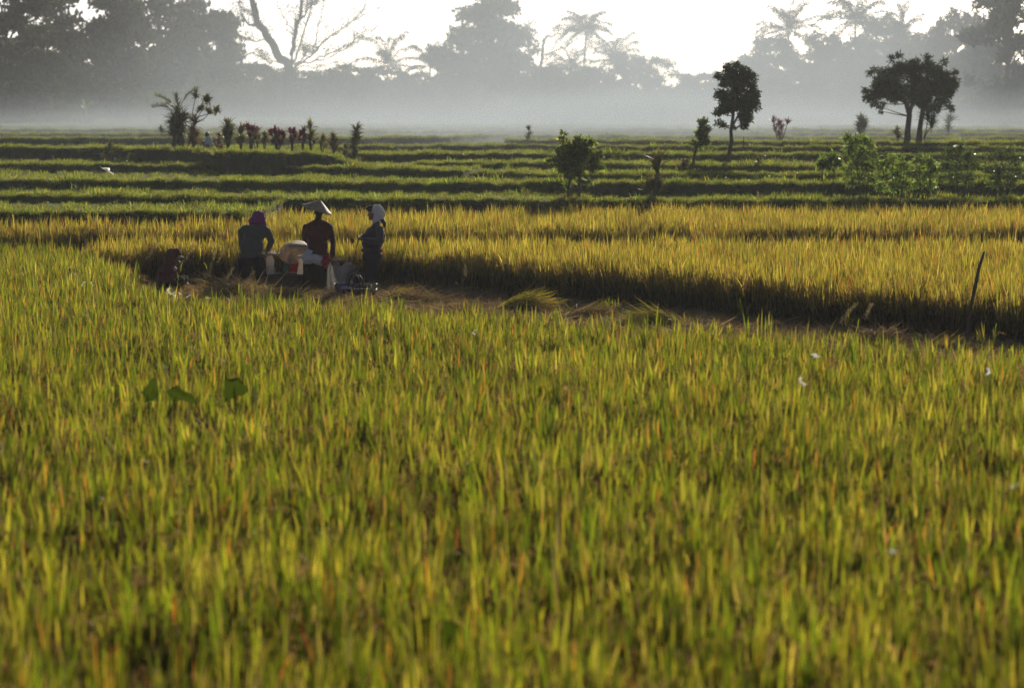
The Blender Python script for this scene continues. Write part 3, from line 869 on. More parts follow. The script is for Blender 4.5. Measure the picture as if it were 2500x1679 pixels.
blob('headscarf', [('e', J(629, 530, .13), (.122, .135, .125)), ('c', J(629, 519, .12), .04, J(629, 516, .12), .012), ('e', J(627, 541, .07), (.165, .14, .09)), ('c', J(617, 536, .08), .05, J(612, 546, .05), .035), ('c', J(640, 535, .1), .06, J(646, 548, .04), .045), ('c', J(646, 546, .03), .035, J(650, 553, .02), .012)], M_PURPLE, p2, voxel=.010, smooth=3, wrinkle=.020, wsc=9)
blob('jumper', [('e', J(620, 570, .02), (.235, .155, .19)), ('c', J(600, 562, .01), .11, J(642, 561, .02), .105), ('e', J(615, 602, -.02), (.235, .16, .22)), ('e', J(615, 623, -.04), (.245, .18, .085)),
    ('c', J(650, 563, .02), .08, J(662, 590, .08), .062), ('c', J(662, 590, .08), .06, J(650, 614, .2), .046),
    ('c', J(592, 565, .02), .08, J(589, 598, .1), .062), ('c', J(589, 598, .1), .06, J(598, 618, .3), .046)], M_GREY, p2, voxel=.011, smooth=7, wrinkle=.020, wsc=8)
blob('trousers', [('e', J(614, 637, -.05), (.252, .185, .13)), ('c', J(599, 642, -.04), .135, J(595, 706, -.01), .098), ('c', J(632, 642, -.03), .135, J(641, 705, .02), .096)], M_NAVY, p2, voxel=.012, smooth=4, wrinkle=.02, wsc=7)

# ---- person standing in profile with a white cloth over a cap
YP = 47.3; J = framer(YP)
base = J(908, 711); base[2] = 0
p5 = thing('person', 'person standing in profile, white cloth over a dark cap, mauve jumper, navy trousers', 'person', base, PR)
hs, g, M = head(J(911, 523), (-1, -.12), .08, 1.02)
hL, hR = J(879, 581, -.14), J(882, 579, -.02)
body = hs + [('c', J(915, 536), .048, J(917, 551), .055), ('e', J(914, 570), (.135, .18, .15)), ('e', J(905, 575, 0), (.1, .15, .09)), ('e', J(910, 598), (.145, .155, .13)), ('e', J(909, 622), (.165, .175, .13)),
    ('c', J(925, 559, -.17), .052, J(929, 586, -.2), .043), ('c', J(929, 586, -.2), .041, J(889, 584, -.15), .029),
    ('c', J(918, 559, .17), .052, J(916, 586, .2), .043), ('c', J(916, 586, .2), .041, J(890, 582, .03), .029),
    ('c', J(907, 630, -.09), .095, J(906, 668, -.09), .065), ('c', J(906, 668, -.09), .06, J(908, 704, -.09), .042), ('c', J(908, 706, -.09), .042, J(900, 708, -.09), .034),
    ('c', J(908, 630, .09), .095, J(907, 668, .09), .065), ('c', J(907, 668, .09), .06, J(906, 703, .09), .042), ('c', J(906, 705, .09), .042, J(899, 706, .09), .034)]
body += hand(J(889, 584, -.15), (-1, .25, .12), (0, .7, .7), curl=1.3) + hand(J(890, 582, .03), (-1, -.3, .12), (0, -.7, .7), curl=1.3)
blob('body', body, M_SKIN, p5, voxel=.0085, smooth=2)
eyes(g, M, p5, M_EYE, 1.02)
blob('ponytail', [('c', J(931, 533), .04, J(938, 544), .042), ('c', J(938, 544), .042, J(939, 555, -.02), .018), ('e', J(918, 520), (.09, .085, .1))], M_HAIR, p5, voxel=.010, smooth=2, wrinkle=.006, wsc=25)
blob('cap', [('e', J(909, 510), (.118, .100, .070)), ('c', J(899, 509), .075, J(890.5, 510.5), .03, 12, (2, .16)), ('c', J(898, 509), .05, J(895, 510), .06, 12, (2, .16))], M_BLACK, p5, voxel=.008, smooth=3)
blob('head_cloth', [('e', J(920, 512, -.0), (.135, .125, .105)), ('e', J(925, 521, 0), (.125, .128, .125)), ('c', J(924, 522, -.085), .075, J(916, 540, -.10), .045, 12, (1, .5)), ('c', J(914, 538, -.10), .045, J(911, 546, -.10), .018, 12, (1, .5)), ('c', J(927, 528, .07), .08, J(924, 542, .06), .05)], M_WHITE, p5, voxel=.009, smooth=3, wrinkle=.020, wsc=10)
blob('vest', [('e', J(915, 573), (.205, .22, .17)), ('e', J(902, 578), (.15, .19, .10)), ('c', J(919, 557, -.12), .085, J(917, 557, .12), .085), ('c', J(918, 545), .065, J(918, 560), .12), ('e', J(909, 596), (.205, .195, .14)), ('e', J(908, 611), (.208, .205, .09))], M_VEST, p5, voxel=.011, smooth=5, wrinkle=.016, wsc=8)
for sg, pts in (('sleeve', (J(927, 560, -.17), J(931, 588, -.22), J(892, 584, -.155))), ('sleeve', (J(917, 559, .17), J(915, 586, .21), J(892, 582, .045)))):
    blob(sg, [('c', pts[0], .088, pts[1], .068), ('c', pts[1], .068, pts[2], .048)], M_SLEEVE, p5, voxel=.010, smooth=3, wrinkle=.014, wsc=9)
blob('trousers', [('e', J(908, 626), (.198, .195, .15)), ('c', J(908, 634, -.09), .132, J(905, 698, -.09), .11), ('c', J(909, 634, .08), .132, J(906, 698, .09), .11)], M_DARKNAVY, p5, voxel=.012, smooth=4, wrinkle=.009, wsc=8)
b = MB(); b.tube([J(879, 577, -.07), J(874, 590, -.08), J(870, 606, -.09), J(867, 624, -.1), J(865, 637, -.1)], (.009, .009, .008, .007, .005), 7)
st = b.build('thin_stick', solid_mat('dark_wood', (.05, .035, .02), rough=.8, bump=.4, scale=30), origin=J(866, 637, -.1))
tag(st, 'thin dark stick held in the hands of the person in profile', 'stick')

# ---- crouching person in conical hat behind the wooden tub
YP = 47.9; J = framer(YP)
base = J(716, 709); base[2] = 0
p4 = thing('person', 'person bending behind the wooden tub, face hidden by a wide conical straw hat', 'person', base, PR)
hs, g, M = head(J(718, 628, .05), (-.1, -1), .75)
body = hs + [('c', J(718, 636, .14), .055, J(718, 640, .24), .07), ('e', J(718, 655, .3), (.19, .18, .17)), ('e', J(718, 680, .36), (.18, .2, .16)),
    ('c', J(700, 647, .26), .06, J(699, 668, .12), .045), ('c', J(699, 668, .12), .042, J(708, 682, -.15), .03), ('c', J(737, 647, .26), .06, J(738, 668, .12), .045), ('c', J(738, 668, .12), .042, J(728, 682, -.15), .03),
    ('c', J(709, 684, .35), .1, J(706, 694, .02), .07), ('c', J(706, 694, .02), .065, J(708, 708, .25), .045), ('c', J(728, 684, .35), .1, J(732, 694, .02), .07), ('c', J(732, 694, .02), .065, J(730, 708, .25), .045)]
body += hand(J(708, 682, -.15), (.3, -.8, -.5), (0, .3, -1)) + hand(J(728, 682, -.15), (-.3, -.8, -.5), (0, .3, -1))
blob('body', body, M_SKIN, p4, voxel=.009, smooth=2)
eyes(g, M, p4, M_EYE)
blob('hair', [('e', g(0, -.02, .03), (.086, .092, .095), M)], M_HAIR, p4, voxel=.012, smooth=2)
blob('shirt', [('e', J(717, 655, .28), (.235, .21, .2)), ('e', J(717, 678, .33), (.23, .22, .16)), ('c', J(700, 647, .26), .085, J(698.5, 668, .1), .07), ('c', J(698.5, 668, .1), .065, J(706, 680, -.1), .05), ('c', J(738, 647, .26), .085, J(739, 668, .1), .07), ('c', J(739, 668, .1), .065, J(730, 680, -.1), .05)], M_TEAL, p4, voxel=.012, smooth=3, wrinkle=.01)
blob('apron', [('e', J(719, 662, .14), (.13, .12, .2)), ('e', J(719, 690, .1), (.14, .14, .1))], M_RED, p4, voxel=.012, smooth=3, wrinkle=.012)
shell_cone(J(716, 595.5, -.12), (-.10, -.70, .72), .315, .235, M_HAT, 'conical_hat', p4)

# ---- squatting person in the dark red hood at the left
YP = 46.6; J = framer(YP)
base = J(412, 716); base[2] = 0
p1 = thing('person', 'squatting person in dark red hooded jacket with a pale cap peak showing', 'person', base, PR)
hs, g, M = head(J(427, 630), (1, -.25), .3)
body = hs + [('c', J(421, 643), .055, J(415, 655), .065), ('e', J(411, 667), (.165, .19, .17)), ('e', J(405, 690), (.17, .19, .16)),
    ('c', J(411, 658, -.17), .06, J(424, 680, -.25), .046), ('c', J(424, 680, -.25), .043, J(440, 655, -.12), .03),
    ('c', J(413, 658, .17), .06, J(426, 680, .22), .046), ('c', J(426, 680, .22), .043, J(446, 690, .15), .03),
    ('c', J(408, 698, -.12), .1, J(443, 684, -.14), .075), ('c', J(443, 684, -.14), .07, J(436, 711, -.13), .046), ('c', J(436, 713, -.13), .042, J(446, 714, -.13), .035),
    ('c', J(408, 698, .12), .1, J(445, 684, .14), .075), ('c', J(445, 684, .14), .07, J(438, 711, .13), .046), ('c', J(438, 713, .13), .042, J(448, 714, .13), .035)]
body += hand(J(440, 655, -.12), (.25, .3, 1), (-1, 0, .2)) + hand(J(446, 690, .15), (.8, 0, -.6), (0, -1, -.3))
blob('body', body, M_SKIN, p1, voxel=.0085, smooth=2)
eyes(g, M, p1, M_EYE)
blob('cap', [('e', J(427, 620), (.085, .088, .05)), ('c', J(438, 624.5), .06, J(447, 628), .036, 12, (2, .2))], M_WHITE, p1, voxel=.008, smooth=3)
blob('hood', [('e', J(421, 622, .01), (.140, .125, .125)), ('c', J(420, 620), .115, J(416, 640), .115), ('c', J(431, 615.5, 0), .075, J(437, 621.5, 0), .05), ('e', J(413, 645), (.13, .14, .09))], M_HOOD, p1, voxel=.010, smooth=3, wrinkle=.009, wsc=10)
blob('jacket', [('e', J(411, 667), (.2, .225, .19)), ('e', J(404, 690), (.205, .225, .19)), ('c', J(408, 652, -.1), .09, J(414, 652, .12), .09), ('c', J(398, 705), .14, J(412, 706), .14), ('c', J(411, 658, -.17), .085, J(424, 680, -.25), .07), ('c', J(424, 680, -.25), .068, J(438, 659, -.13), .05), ('c', J(413, 658, .17), .085, J(426, 680, .22), .07), ('c', J(426, 680, .22), .066, J(442, 688, .16), .05)], M_HOOD, p1, voxel=.011, smooth=4, wrinkle=.02, wsc=8)
blob('trousers', [('c', J(408, 700, -.12), .125, J(443, 684, -.14), .095), ('c', J(443, 684, -.14), .09, J(437, 706, -.13), .07), ('c', J(408, 700, .12), .125, J(445, 684, .14), .095), ('c', J(445, 684, .14), .09, J(439, 706, .13), .07)], M_BLACK, p1, voxel=.012, smooth=4, wrinkle=.009)

# ---- distant person in white on the upper terrace
YP = 103.0
gz = ground(508, YP)[2]
sc_ = lambda x, y, z: np.array((fan_x(508, YP) + x, YP + y, gz + z))
p6 = thing('person', 'distant person in a pale shirt stooping among the terrace shrubs in the haze', 'person', sc_(0, 0, 0))
hs, g, M = head(sc_(-.02, 0, .60), (-1, .3), .3)
body = hs + [('c', sc_(0, 0, .5), .055, sc_(.02, 0, .42), .07), ('e', sc_(.05, 0, .3), (.14, .17, .2)), ('e', sc_(.07, 0, .14), (.15, .17, .13)), ('c', sc_(.05, -.12, .12), .09, sc_(-.2, -.12, .3), .07), ('c', sc_(-.2, -.12, .3), .065, sc_(-.08, -.12, .03), .045), ('c', sc_(-.08, -.12, .03), .04, sc_(-.2, -.12, .03), .03),
    ('c', sc_(.05, .12, .12), .09, sc_(-.2, .12, .3), .07), ('c', sc_(-.2, .12, .3), .065, sc_(-.08, .12, .03), .045), ('c', sc_(-.08, .12, .03), .04, sc_(-.2, .12, .03), .03),
    ('c', sc_(.03, -.17, .42), .055, sc_(-.06, -.22, .22), .045), ('c', sc_(-.06, -.22, .22), .042, sc_(-.26, -.16, .26), .03), ('c', sc_(.03, .17, .42), .055, sc_(-.06, .22, .22), .045), ('c', sc_(-.06, .22, .22), .042, sc_(-.26, .16, .26), .03)]
body += hand(sc_(-.26, -.16, .26), (-1, .1, -.5), (0, 0, -1)) + hand(sc_(-.26, .16, .26), (-1, -.1, -.5), (0, 0, -1))
blob('body', body, M_SKIN, p6, voxel=.010, smooth=2)
blob('hair', [('e', g(0, -.02, .02), (.086, .095, .1), M)], M_HAIR, p6, voxel=.012, smooth=2)
blob('shirt', [('e', sc_(.05, 0, .32), (.17, .2, .22)), ('e', sc_(.07, 0, .14), (.18, .2, .14)), ('c', sc_(.03, -.17, .42), .075, sc_(-.06, -.22, .22), .06), ('c', sc_(.03, .17, .42), .075, sc_(-.06, .22, .22), .06)], M_WHITE, p6, voxel=.012, smooth=3, wrinkle=.01)
# ------------------------------------------------------------------ tub, sacks, bags and tools round the harvesters
M_WOOD = solid_mat('weathered_wood', (.075, .055, .042), rough=.9, bump=.5, scale=9, vary=.35, stretch=(.4, 4, 6))
M_SACK = solid_mat('woven_sack', (.62, .56, .48), rough=.8, bump=.3, scale=120, vary=.18, trans=.45)
M_FRAY = leaf_mat('sack_fray', trans=.4, gloss=.03, vary=0)
M_DARKBAG = solid_mat('black_woven_strip', (.018, .018, .024), rough=.45, spec=.5, bump=1.0, scale=55, vary=.5, stretch=(1, 1, 1.6))
M_BROWNBAG = solid_mat('brown_woven_strip', (.13, .11, .085), rough=.6, spec=.4, bump=1.0, scale=45, vary=.7)
M_STRAP = solid_mat('dark_strap', (.025, .02, .022), rough=.6)
M_JUG = solid_mat('milky_plastic', (.55, .57, .55), rough=.35, spec=.4, trans=.35, vary=.05)
M_PINK = solid_mat('pink_violet_cloth', (.50, .26, .36), rough=.8, bump=.2, scale=20, vary=.35, trans=.3)
M_CAPBLUE = solid_mat('blue_plastic', (.05, .16, .28), rough=.35, spec=.5)
M_PALE = solid_mat('white_plastic', (.80, .78, .74), rough=.35, spec=.5, trans=.7, vary=.05)

YP = 47.0; J = framer(YP)
c = J(694, 708); c[2] = .02
tub = thing('wooden_tub', 'open wooden threshing tub with thick rim between the harvesters', 'tub', c)
hw, hd, h = .36, .26, .325
for nm, cc, hh in (('front_board', (0, -hd, h / 2), (hw, .014, h / 2)), ('back_board', (0, hd, h / 2), (hw, .014, h / 2)), ('end_board', (-hw - .015, 0, h / 2), (.014, hd + .013, h / 2)), ('end_board', (hw + .015, 0, h / 2), (.014, hd + .013, h / 2)), ('bottom_board', (0, 0, .02), (hw - .002, hd - .016, .012))):
    MB().box(c + np.array(cc), hh).build(nm, M_WOOD, tub)
for sg in (-1, 1):
    MB().box(c + np.array((0, sg * (hd + .02), h + .018)), (hw + .05, .03, .016)).build('rim_board', M_WOOD, tub)

def fray(b, p, n, r, L=.07, spread=.05, col=(.5, .46, .4)):
    q = np.asarray(p) + r.normal(0, 1, (n, 3)) * (spread, spread, .01)
    b.add(*ribbons(q, r.uniform(0, 6.28, n), np.abs(r.normal(.5, .4, n)), r.uniform(.2, 1.6, n), r.uniform(.4, 1.1, n) * L, .012, 4, twist=r.uniform(0, 3, n), cA=np.array(col) * r.uniform(.8, 1.2, (n, 1))))
def sack(label, shapes, mouth, base, r, n=40, spread=.05, L=.08, wrinkle=.022):
    t = thing('sack', label, 'sack', base)
    blob('sack_body', shapes, M_SACK, t, voxel=.012, smooth=4, wrinkle=wrinkle, wsc=8)
    b = MB(); b.tube([np.asarray(mouth) - (0, 0, .015), np.asarray(mouth) + (0, 0, .012)], (spread * 1.6, spread * 1.3), 10, C=(.42, .38, .32)); fray(b, mouth, n, r, L, spread); b.build('frayed_mouth', M_FRAY, t)
    return t
r5 = np.random.default_rng(55)
J = framer(46.95)
bs = J(658, 709); bs[2] = 0
sack('upright open white sack gripped by the person with the purple scarf', [('e', J(655, 697), (.14, .12, .12)), ('c', J(656, 692), .115, J(660, 655), .095), ('c', J(660, 655), .09, J(660, 634), .075), ('c', J(652, 633), .02, J(669, 619), .022), ('e', J(664, 676), (.07, .08, .12))], J(660, 620), bs, r5, 50, .06, .09)
J = framer(47.02)
bs = J(732, 708); bs[2] = 0
sack('pale flat sack leaning between the tub and the dark skirt', [('c', J(731, 700), .06, J(733, 662), .055, 12, (1, .7)), ('c', J(733, 662), .053, J(735, 638), .035, 12, (1, .8)), ('c', J(730, 634), .014, J(739, 629), .014)], J(733, 627), bs, r5, 14, .045, .04)
J = framer(48.0)
bs = J(843, 706); bs[2] = 0
sack('large round full sack with straw lying on its top, beside the person in profile', [('e', J(842, 678), (.225, .22, .25)), ('e', J(846, 664, -.02), (.175, .18, .15)), ('e', J(832, 690), (.19, .2, .14)), ('c', J(850, 655), .12, J(866, 662), .06)], J(866, 656), bs, r5, 34, .05, .09)
b = MB(); n = 60
q = J(856, 650, -.05) + r5.normal(0, 1, (n, 3)) * (.09, .08, .012)
b.add(*ribbons(q, r5.choice((0, math.pi), n) + r5.normal(0, .6, n), r5.uniform(1.35, 1.65, n), r5.normal(0, .3, n), r5.uniform(.1, .24, n), .007, 4, cA=pick_cols(r5, n, STR, (2, 2, 2, 2, .1))))
o = b.build('straw_wisp', M_STRAW, origin=J(856, 652)); tag(o, 'loose wisp of dry straw lying on the large full sack', 'straw')
J = framer(48.3)
bs = J(820, 704); bs[2] = 0
sack('sack with a frayed white mouth behind the maroon jumper', [('e', J(821, 676), (.15, .15, .25)), ('c', J(821, 655), .10, J(822, 640), .055)], J(821, 637), bs, r5, 90, .07, .09)

# pale fine net hanging beside the skirt
m, t = nodes_of('pale_net')
N, Lk = t.nodes.new, t.links.new
d = N('ShaderNodeBsdfDiffuse'); d.inputs[0].default_value = (.5, .48, .44, 1)
tl = N('ShaderNodeBsdfTranslucent'); tl.inputs[0].default_value = (.5, .48, .44, 1)
ms = N('ShaderNodeMixShader'); Lk(d.outputs[0], ms.inputs[1]); Lk(tl.outputs[0], ms.inputs[2])
tp = N('ShaderNodeBsdfTransparent'); mx = N('ShaderNodeMixShader'); mx.inputs[0].default_value = .12
Lk(tp.outputs[0], mx.inputs[1]); Lk(ms.outputs[0], mx.inputs[2])
oo = N('ShaderNodeOutputMaterial'); Lk(mx.outputs[0], oo.inputs[0])
J = framer(46.2)
g1, g2 = 14, 14
V = []
for i in range(g1 + 1):
    v = i / g1
    xl, xr = 800 - 3 * v, 806 + 29 * v ** 1.15 + 2 * math.sin(v * 9)
    for j in range(g2 + 1):
        u = j / g2
        p_ = J(xl + (xr - xl) * u, 640 + 66 * v + 3 * math.sin(u * 8) * v, .05 * math.sin(u * 11 + v * 3) * (.3 + v) - .05 * v)
        V.append(p_)
F = [(i * (g2 + 1) + j, i * (g2 + 1) + j + 1, (i + 1) * (g2 + 1) + j + 1, (i + 1) * (g2 + 1) + j) for i in range(g1) for j in range(g2)]
o = MB().add(np.array(V), F).build('net_sheet', m, smooth=True, origin=J(815, 708))
md = o.modifiers.new('thick', 'SOLIDIFY'); md.thickness = .003
tag(o, 'thin pale net hanging in folds beside the black skirt', 'net')

def woven_bag(label, c, hw, hd, h, mat, handles, hmat, hh, flare=1.12):
    t = thing('woven_bag', label, 'bag', c)
    c = np.asarray(c, float)
    n = 36; a = np.linspace(0, 2 * math.pi, n, endpoint=False)
    sq = lambda e: (np.sign(np.cos(a)) * np.abs(np.cos(a)) ** e, np.sign(np.sin(a)) * np.abs(np.sin(a)) ** e)
    x, y = sq(.45)
    rows = 9; Vs = []
    prof = [(k / rows, 0.0) for k in range(rows + 1)] + [(k / rows, .018) for k in range(rows, -1, -1)]
    for v, ins in prof:
        s = 1 + (flare - 1) * v
        z = max(v * h, ins)
        Vs.append(np.column_stack((x * (hw * s - ins), y * (hd * s - ins), z + .006 * np.sin(3 * a) * v)))
    b = MB(); k = len(Vs)
    F = [(i * n + j, i * n + (j + 1) % n, (i + 1) * n + (j + 1) % n, (i + 1) * n + j) for i in range(k - 1) for j in range(n)]
    b.add(np.concatenate(Vs) + c, F)
    b.ellipsoid(c + np.array((0, 0, .012)), (hw * .97, hd * .97, .012))
    b.build('bag_body', mat, t, smooth=True)
    b = MB(); b.tube(np.vstack((Vs[rows], Vs[rows][:1])) + c + (0, 0, .004), .012, 6, cap=False); b.build('rim', mat, t, smooth=True)
    for dx, w_, ys in handles:
        u = np.linspace(0, math.pi, 15)
        pts = c + np.column_stack((dx - w_ * np.cos(u), np.full(15, ys * hd), h * .8 + (hh + h * .2) * np.sin(u) ** .8))
        MB().tube(pts, .012, 7).build('handle', hmat, t, smooth=True)
    return t
gz = lambda px, Y: at(px, 700, Y) * (1, 1, 0)
woven_bag('speckled brown woven bag with tall looped handles, behind the black one', gz(868, 45.6) + (0, 0, .02), .36, .14, .24, M_BROWNBAG, ((-.06, .12, .85), (.0, .14, -.85)), M_BROWNBAG, .27)
bb = gz(877, 44.9) + np.array((0, 0, .02))
woven_bag('black woven shopping bag with dark strap handles at the edge of the rice', bb, .29, .13, .19, M_DARKBAG, ((-.10, .11, .8), (-.01, .10, -.8)), M_STRAP, .27)
J = framer(44.9)
t = thing('cloth_bundle', 'pink and violet cloth bundle stuffed into the black woven bag', 'bundle', J(849, 720))
blob('bundle_cloth', [('c', J(838, 711), .06, J(860, 710), .062), ('e', J(838, 706), (.05, .07, .06)), ('e', J(856, 707), (.07, .08, .05))], M_PINK, t, voxel=.010, smooth=3, wrinkle=.014, wsc=12)
J = framer(45.5)
jc = J(849, 700)
jug = thing('jerrycan', 'milky white plastic jerrycan with a moulded handle, standing in the brown woven bag', 'jerrycan', jc)
blob('jerrycan_body', [('e', J(849, 705), (.15, .09, .07)), ('c', J(838, 703), .05, J(861, 703), .05), ('c', J(836, 704), .045, J(838, 692), .03), ('c', J(862, 704), .045, J(861, 692), .03)], M_JUG, jug, voxel=.009, smooth=3)
b = MB(); b.tube([J(833, 697), J(837, 688), J(845, 687), J(860, 688), J(866, 697)], .02, 8); b.build('handle', M_JUG, jug, smooth=True)
def bottle(label, px, py, Y, capm, lean=0.0, r=.032, h=.2):
    J = framer(Y); c = J(px, py)
    t = thing('bottle', label, 'bottle', c)
    ax = np.array((math.sin(lean), 0, math.cos(lean)))
    zs = np.array((0, .01, .12, .15, .18, .2)) * h / .2
    MB().tube(c + zs[:, None] * ax, np.array((.8, 1, 1, .8, .42, .4)) * r, 12).build('bottle_body', M_PALE, t, smooth=True)
    MB().tube(c + np.array((h, h + .025))[:, None] * ax, .5 * r, 10).build('bottle_cap', capm, t, smooth=True)
bottle('pale bottle with dark blue cap upright at the right end of the brown bag', 906, 717, 45.4, M_CAPBLUE, r=.038, h=.14)
bottle('small clear bottle leaning in the middle of the black bag', 887, 722, 44.8, M_PALE, lean=.5, r=.026, h=.14)
bottle('stubby water bottle poking sideways over the black bag', 893, 719, 44.95, M_PALE, lean=-.4, r=.026, h=.1)
o = MB().tube([J(909, 713), J(912, 712), J(917, 711.5)], (.028, .034, .03), 12).build('white_cup', M_PALE, smooth=True, origin=J(913, 715))
tag(o, 'white plastic cup lying on the right rim of the black bag', 'cup')

# ---- poles and stakes
def pole(label, pts, rad, name='wooden_pole', cat='pole', group=None):
    P = np.array(pts)
    o = MB().tube(P, rad, 9).build(name, M_BARK, smooth=True, origin=P[0])
    tag(o, label, cat, group)
pole('tall dark crooked pole leaning at the right edge of the harvested strip', [at(2356, 876, 33.6), at(2363, 810, 33.65), at(2371, 745, 33.7), at(2381, 700, 33.75), at(2390, 655, 33.8), at(2402, 616, 33.9)], (.029, .028, .025, .027, .022, .018))
pole('short dark stake in the rice at the far left', [at(172, 712, 42), at(174, 690, 42), at(171, 668, 42), at(170, 655, 42)], (.018, .02, .018, .014), 'wooden_stake', 'stake')
pole('thin dark stake rising behind the leafy bush on the terraces', [at(1417, 362, 103), at(1418, 345, 103), at(1416.5, 327, 103)], (.025, .022, .018), 'wooden_stake', 'stake')
pole('thin stake standing to the right of the round-crowned tree', [at(1814, 368, 100), at(1815, 350, 100), at(1816, 333, 100)], (.03, .026, .02), 'wooden_stake', 'stake')
pole('slim pale stake in front of the cassava shrubs', [at(2083, 492, 66.5), at(2080, 440, 66.5), at(2076, 405, 66.5)], (.016, .014, .012), 'wooden_stake', 'stake')

# ---- cut sheaves and straw heaps on the strip
def sheaf(label, px, py, L, n, cols, wts, r, rise=.16, az=0.0, wid=.10, name='rice_sheaf', cat='sheaf', tang=.25):
    o = on_plane(px, py, 0.02)
    b = MB()
    heap = tang > .8
    u = r.normal(0, .24 if heap else .2, n) * L - (0 if heap else .1 * L)
    v = r.normal(0, wid, n)
    top = rise * np.exp(-(u / (.42 * L)) ** 2 - (v / (1.6 * wid)) ** 2)
    q = o + np.column_stack((u * math.cos(az) - v * math.sin(az), u * math.sin(az) + v * math.cos(az), top * r.random(n) ** .5))
    c = pick_cols(r, n, cols, wts)
    if heap:
        b.add(*ribbons(q, r.uniform(0, 6.283, n), r.normal(1.4, .25, n), r.normal(.25, .3, n), L * r.uniform(.25, .6, n), r.uniform(.007, .012, n), 5, twist=r.uniform(-1.5, 1.5, n), cA=c, cB=c * 1.1))
    else:
        b.add(*ribbons(q, az + r.normal(0, tang * 1.6, n), r.normal(1.38, .2, n), r.normal(.18, .3, n), L * r.uniform(.28, .6, n), r.uniform(.008, .014, n), 6, twist=r.uniform(-1.5, 1.5, n), cA=c, cB=c * 1.1))
    b.ellipsoid(o, (L * .34, wid * 1.4, rise * .45), C=(.14, .09, .04))
    o2 = b.build(name, M_STRAW, origin=o)
    tag(o2, label, cat)
SG = (GOLD, YEL, LIME, STR[0], STR[1])
r6 = np.random.default_rng(66)
sheaf('golden cut sheaf lying below the middle of the standing rice', 1268, 768, 1.1, 700, SG, (3, 3, 2, 2, 1), r6, .30)
sheaf('greenish yellow cut sheaf with its tips fanned to the left', 1612, 808, 1.1, 700, SG, (2, 3, 3, 1, 1), r6, .28, az=math.pi + .15)
sheaf('greyish dry sheaf between the two golden sheaves', 1425, 786, .9, 420, (STR[0], STR[1], BROWN, LIME * .6), (2, 2, 1, 1), r6, .22, tang=.5)
sheaf('tangled brown straw heap right of the greenish sheaf', 1715, 822, 1.0, 600, STR, (3, 3, 2, 2, .6), r6, .15, wid=.15, tang=1.2, name='straw_heap', cat='straw heap')
sheaf('big round brown straw heap near the leaning pole', 2142, 852, .8, 900, STR, (3, 3, 2, 3, .3), r6, .27, tang=1.5, wid=.16, name='straw_heap', cat='straw heap')
sheaf('flat golden sheaf lying just left of the leaning pole', 2280, 868, .9, 450, SG, (2, 2, 1, 3, 2), r6, .14)
sheaf('yellow straw bundle spilling from behind the woven bags', 962, 742, .8, 420, SG, (4, 3, 1, 3, 1), r6, .2)
sheaf('brown straw heap in front of the person with the purple scarf', 565, 732, 1.3, 900, STR, (3, 3, 2, 2, 1.2), r6, .30, wid=.22, tang=1.0, name='straw_heap', cat='straw heap')
sheaf('low brown straw heap at the feet of the person in the black skirt', 700, 738, 1.1, 600, STR, (3, 3, 2, 2, .8), r6, .16, wid=.18, tang=1.2, name='straw_heap', cat='straw heap')
sheaf('brown straw heap under the middle of the woven rice wall', 1010, 745, 1.1, 700, STR, (3, 3, 2, 2, .6), r6, .18, wid=.18, tang=1.3, name='straw_heap', cat='straw heap')

# ---- tall wild grass in seed
def seed_grass(px, py, Y, hpx, lean, label, r, head=.3, group='wild grasses in seed on the harvested strip'):
    top = at(px, py, Y); z0 = float(zt(px, Y)); H = top[2] - z0
    base = np.array((top[0] - lean * H * .5, Y, z0))
    t = thing('seed_grass', label, 'wild grass', base, group)
    u = np.linspace(0, 1, 9)
    P = base + np.column_stack((lean * H * .5 * u ** 2, 0.05 * np.sin(u * 2), H * (u - .06 * abs(lean) * u ** 4)))
    MB().tube(P, np.linspace(.004, .0018, 9), 5, C=(.25, .24, .07)).build('stem', M_STRAW, t)
    b = MB(); n = 130
    k = 1 - head + head * r.random(n) ** .8
    q = np.column_stack([np.interp(k, u, P[:, i]) for i in range(3)]) + r.normal(0, .013, (n, 3)) + np.column_stack((np.sign(lean + .01) * .05 * (1 - k) / head * r.random(n), np.zeros(n), -.03 * r.random(n)))
    V, F = leaf_cards(q, r.uniform(.016, .034, n), r, axis=(np.sign(lean) * .5, 0, .6), spread=.45, aspect=.3)
    b.add(V, F, np.array((.42, .33, .15)) * r.uniform(.8, 1.2))
    b.build('seed_head', M_STRAW, t)
    b = MB(); n = 4
    b.add(*ribbons(P[[1, 2, 3, 4]], r.uniform(0, 6.28, n), r.uniform(.3, .7, n), r.uniform(.6, 1.6, n), r.uniform(.2, .4, n), .011, 6, cA=LIME, cB=YEL)); b.build('leaf', M_GRASS, t)
r7 = np.random.default_rng(77)
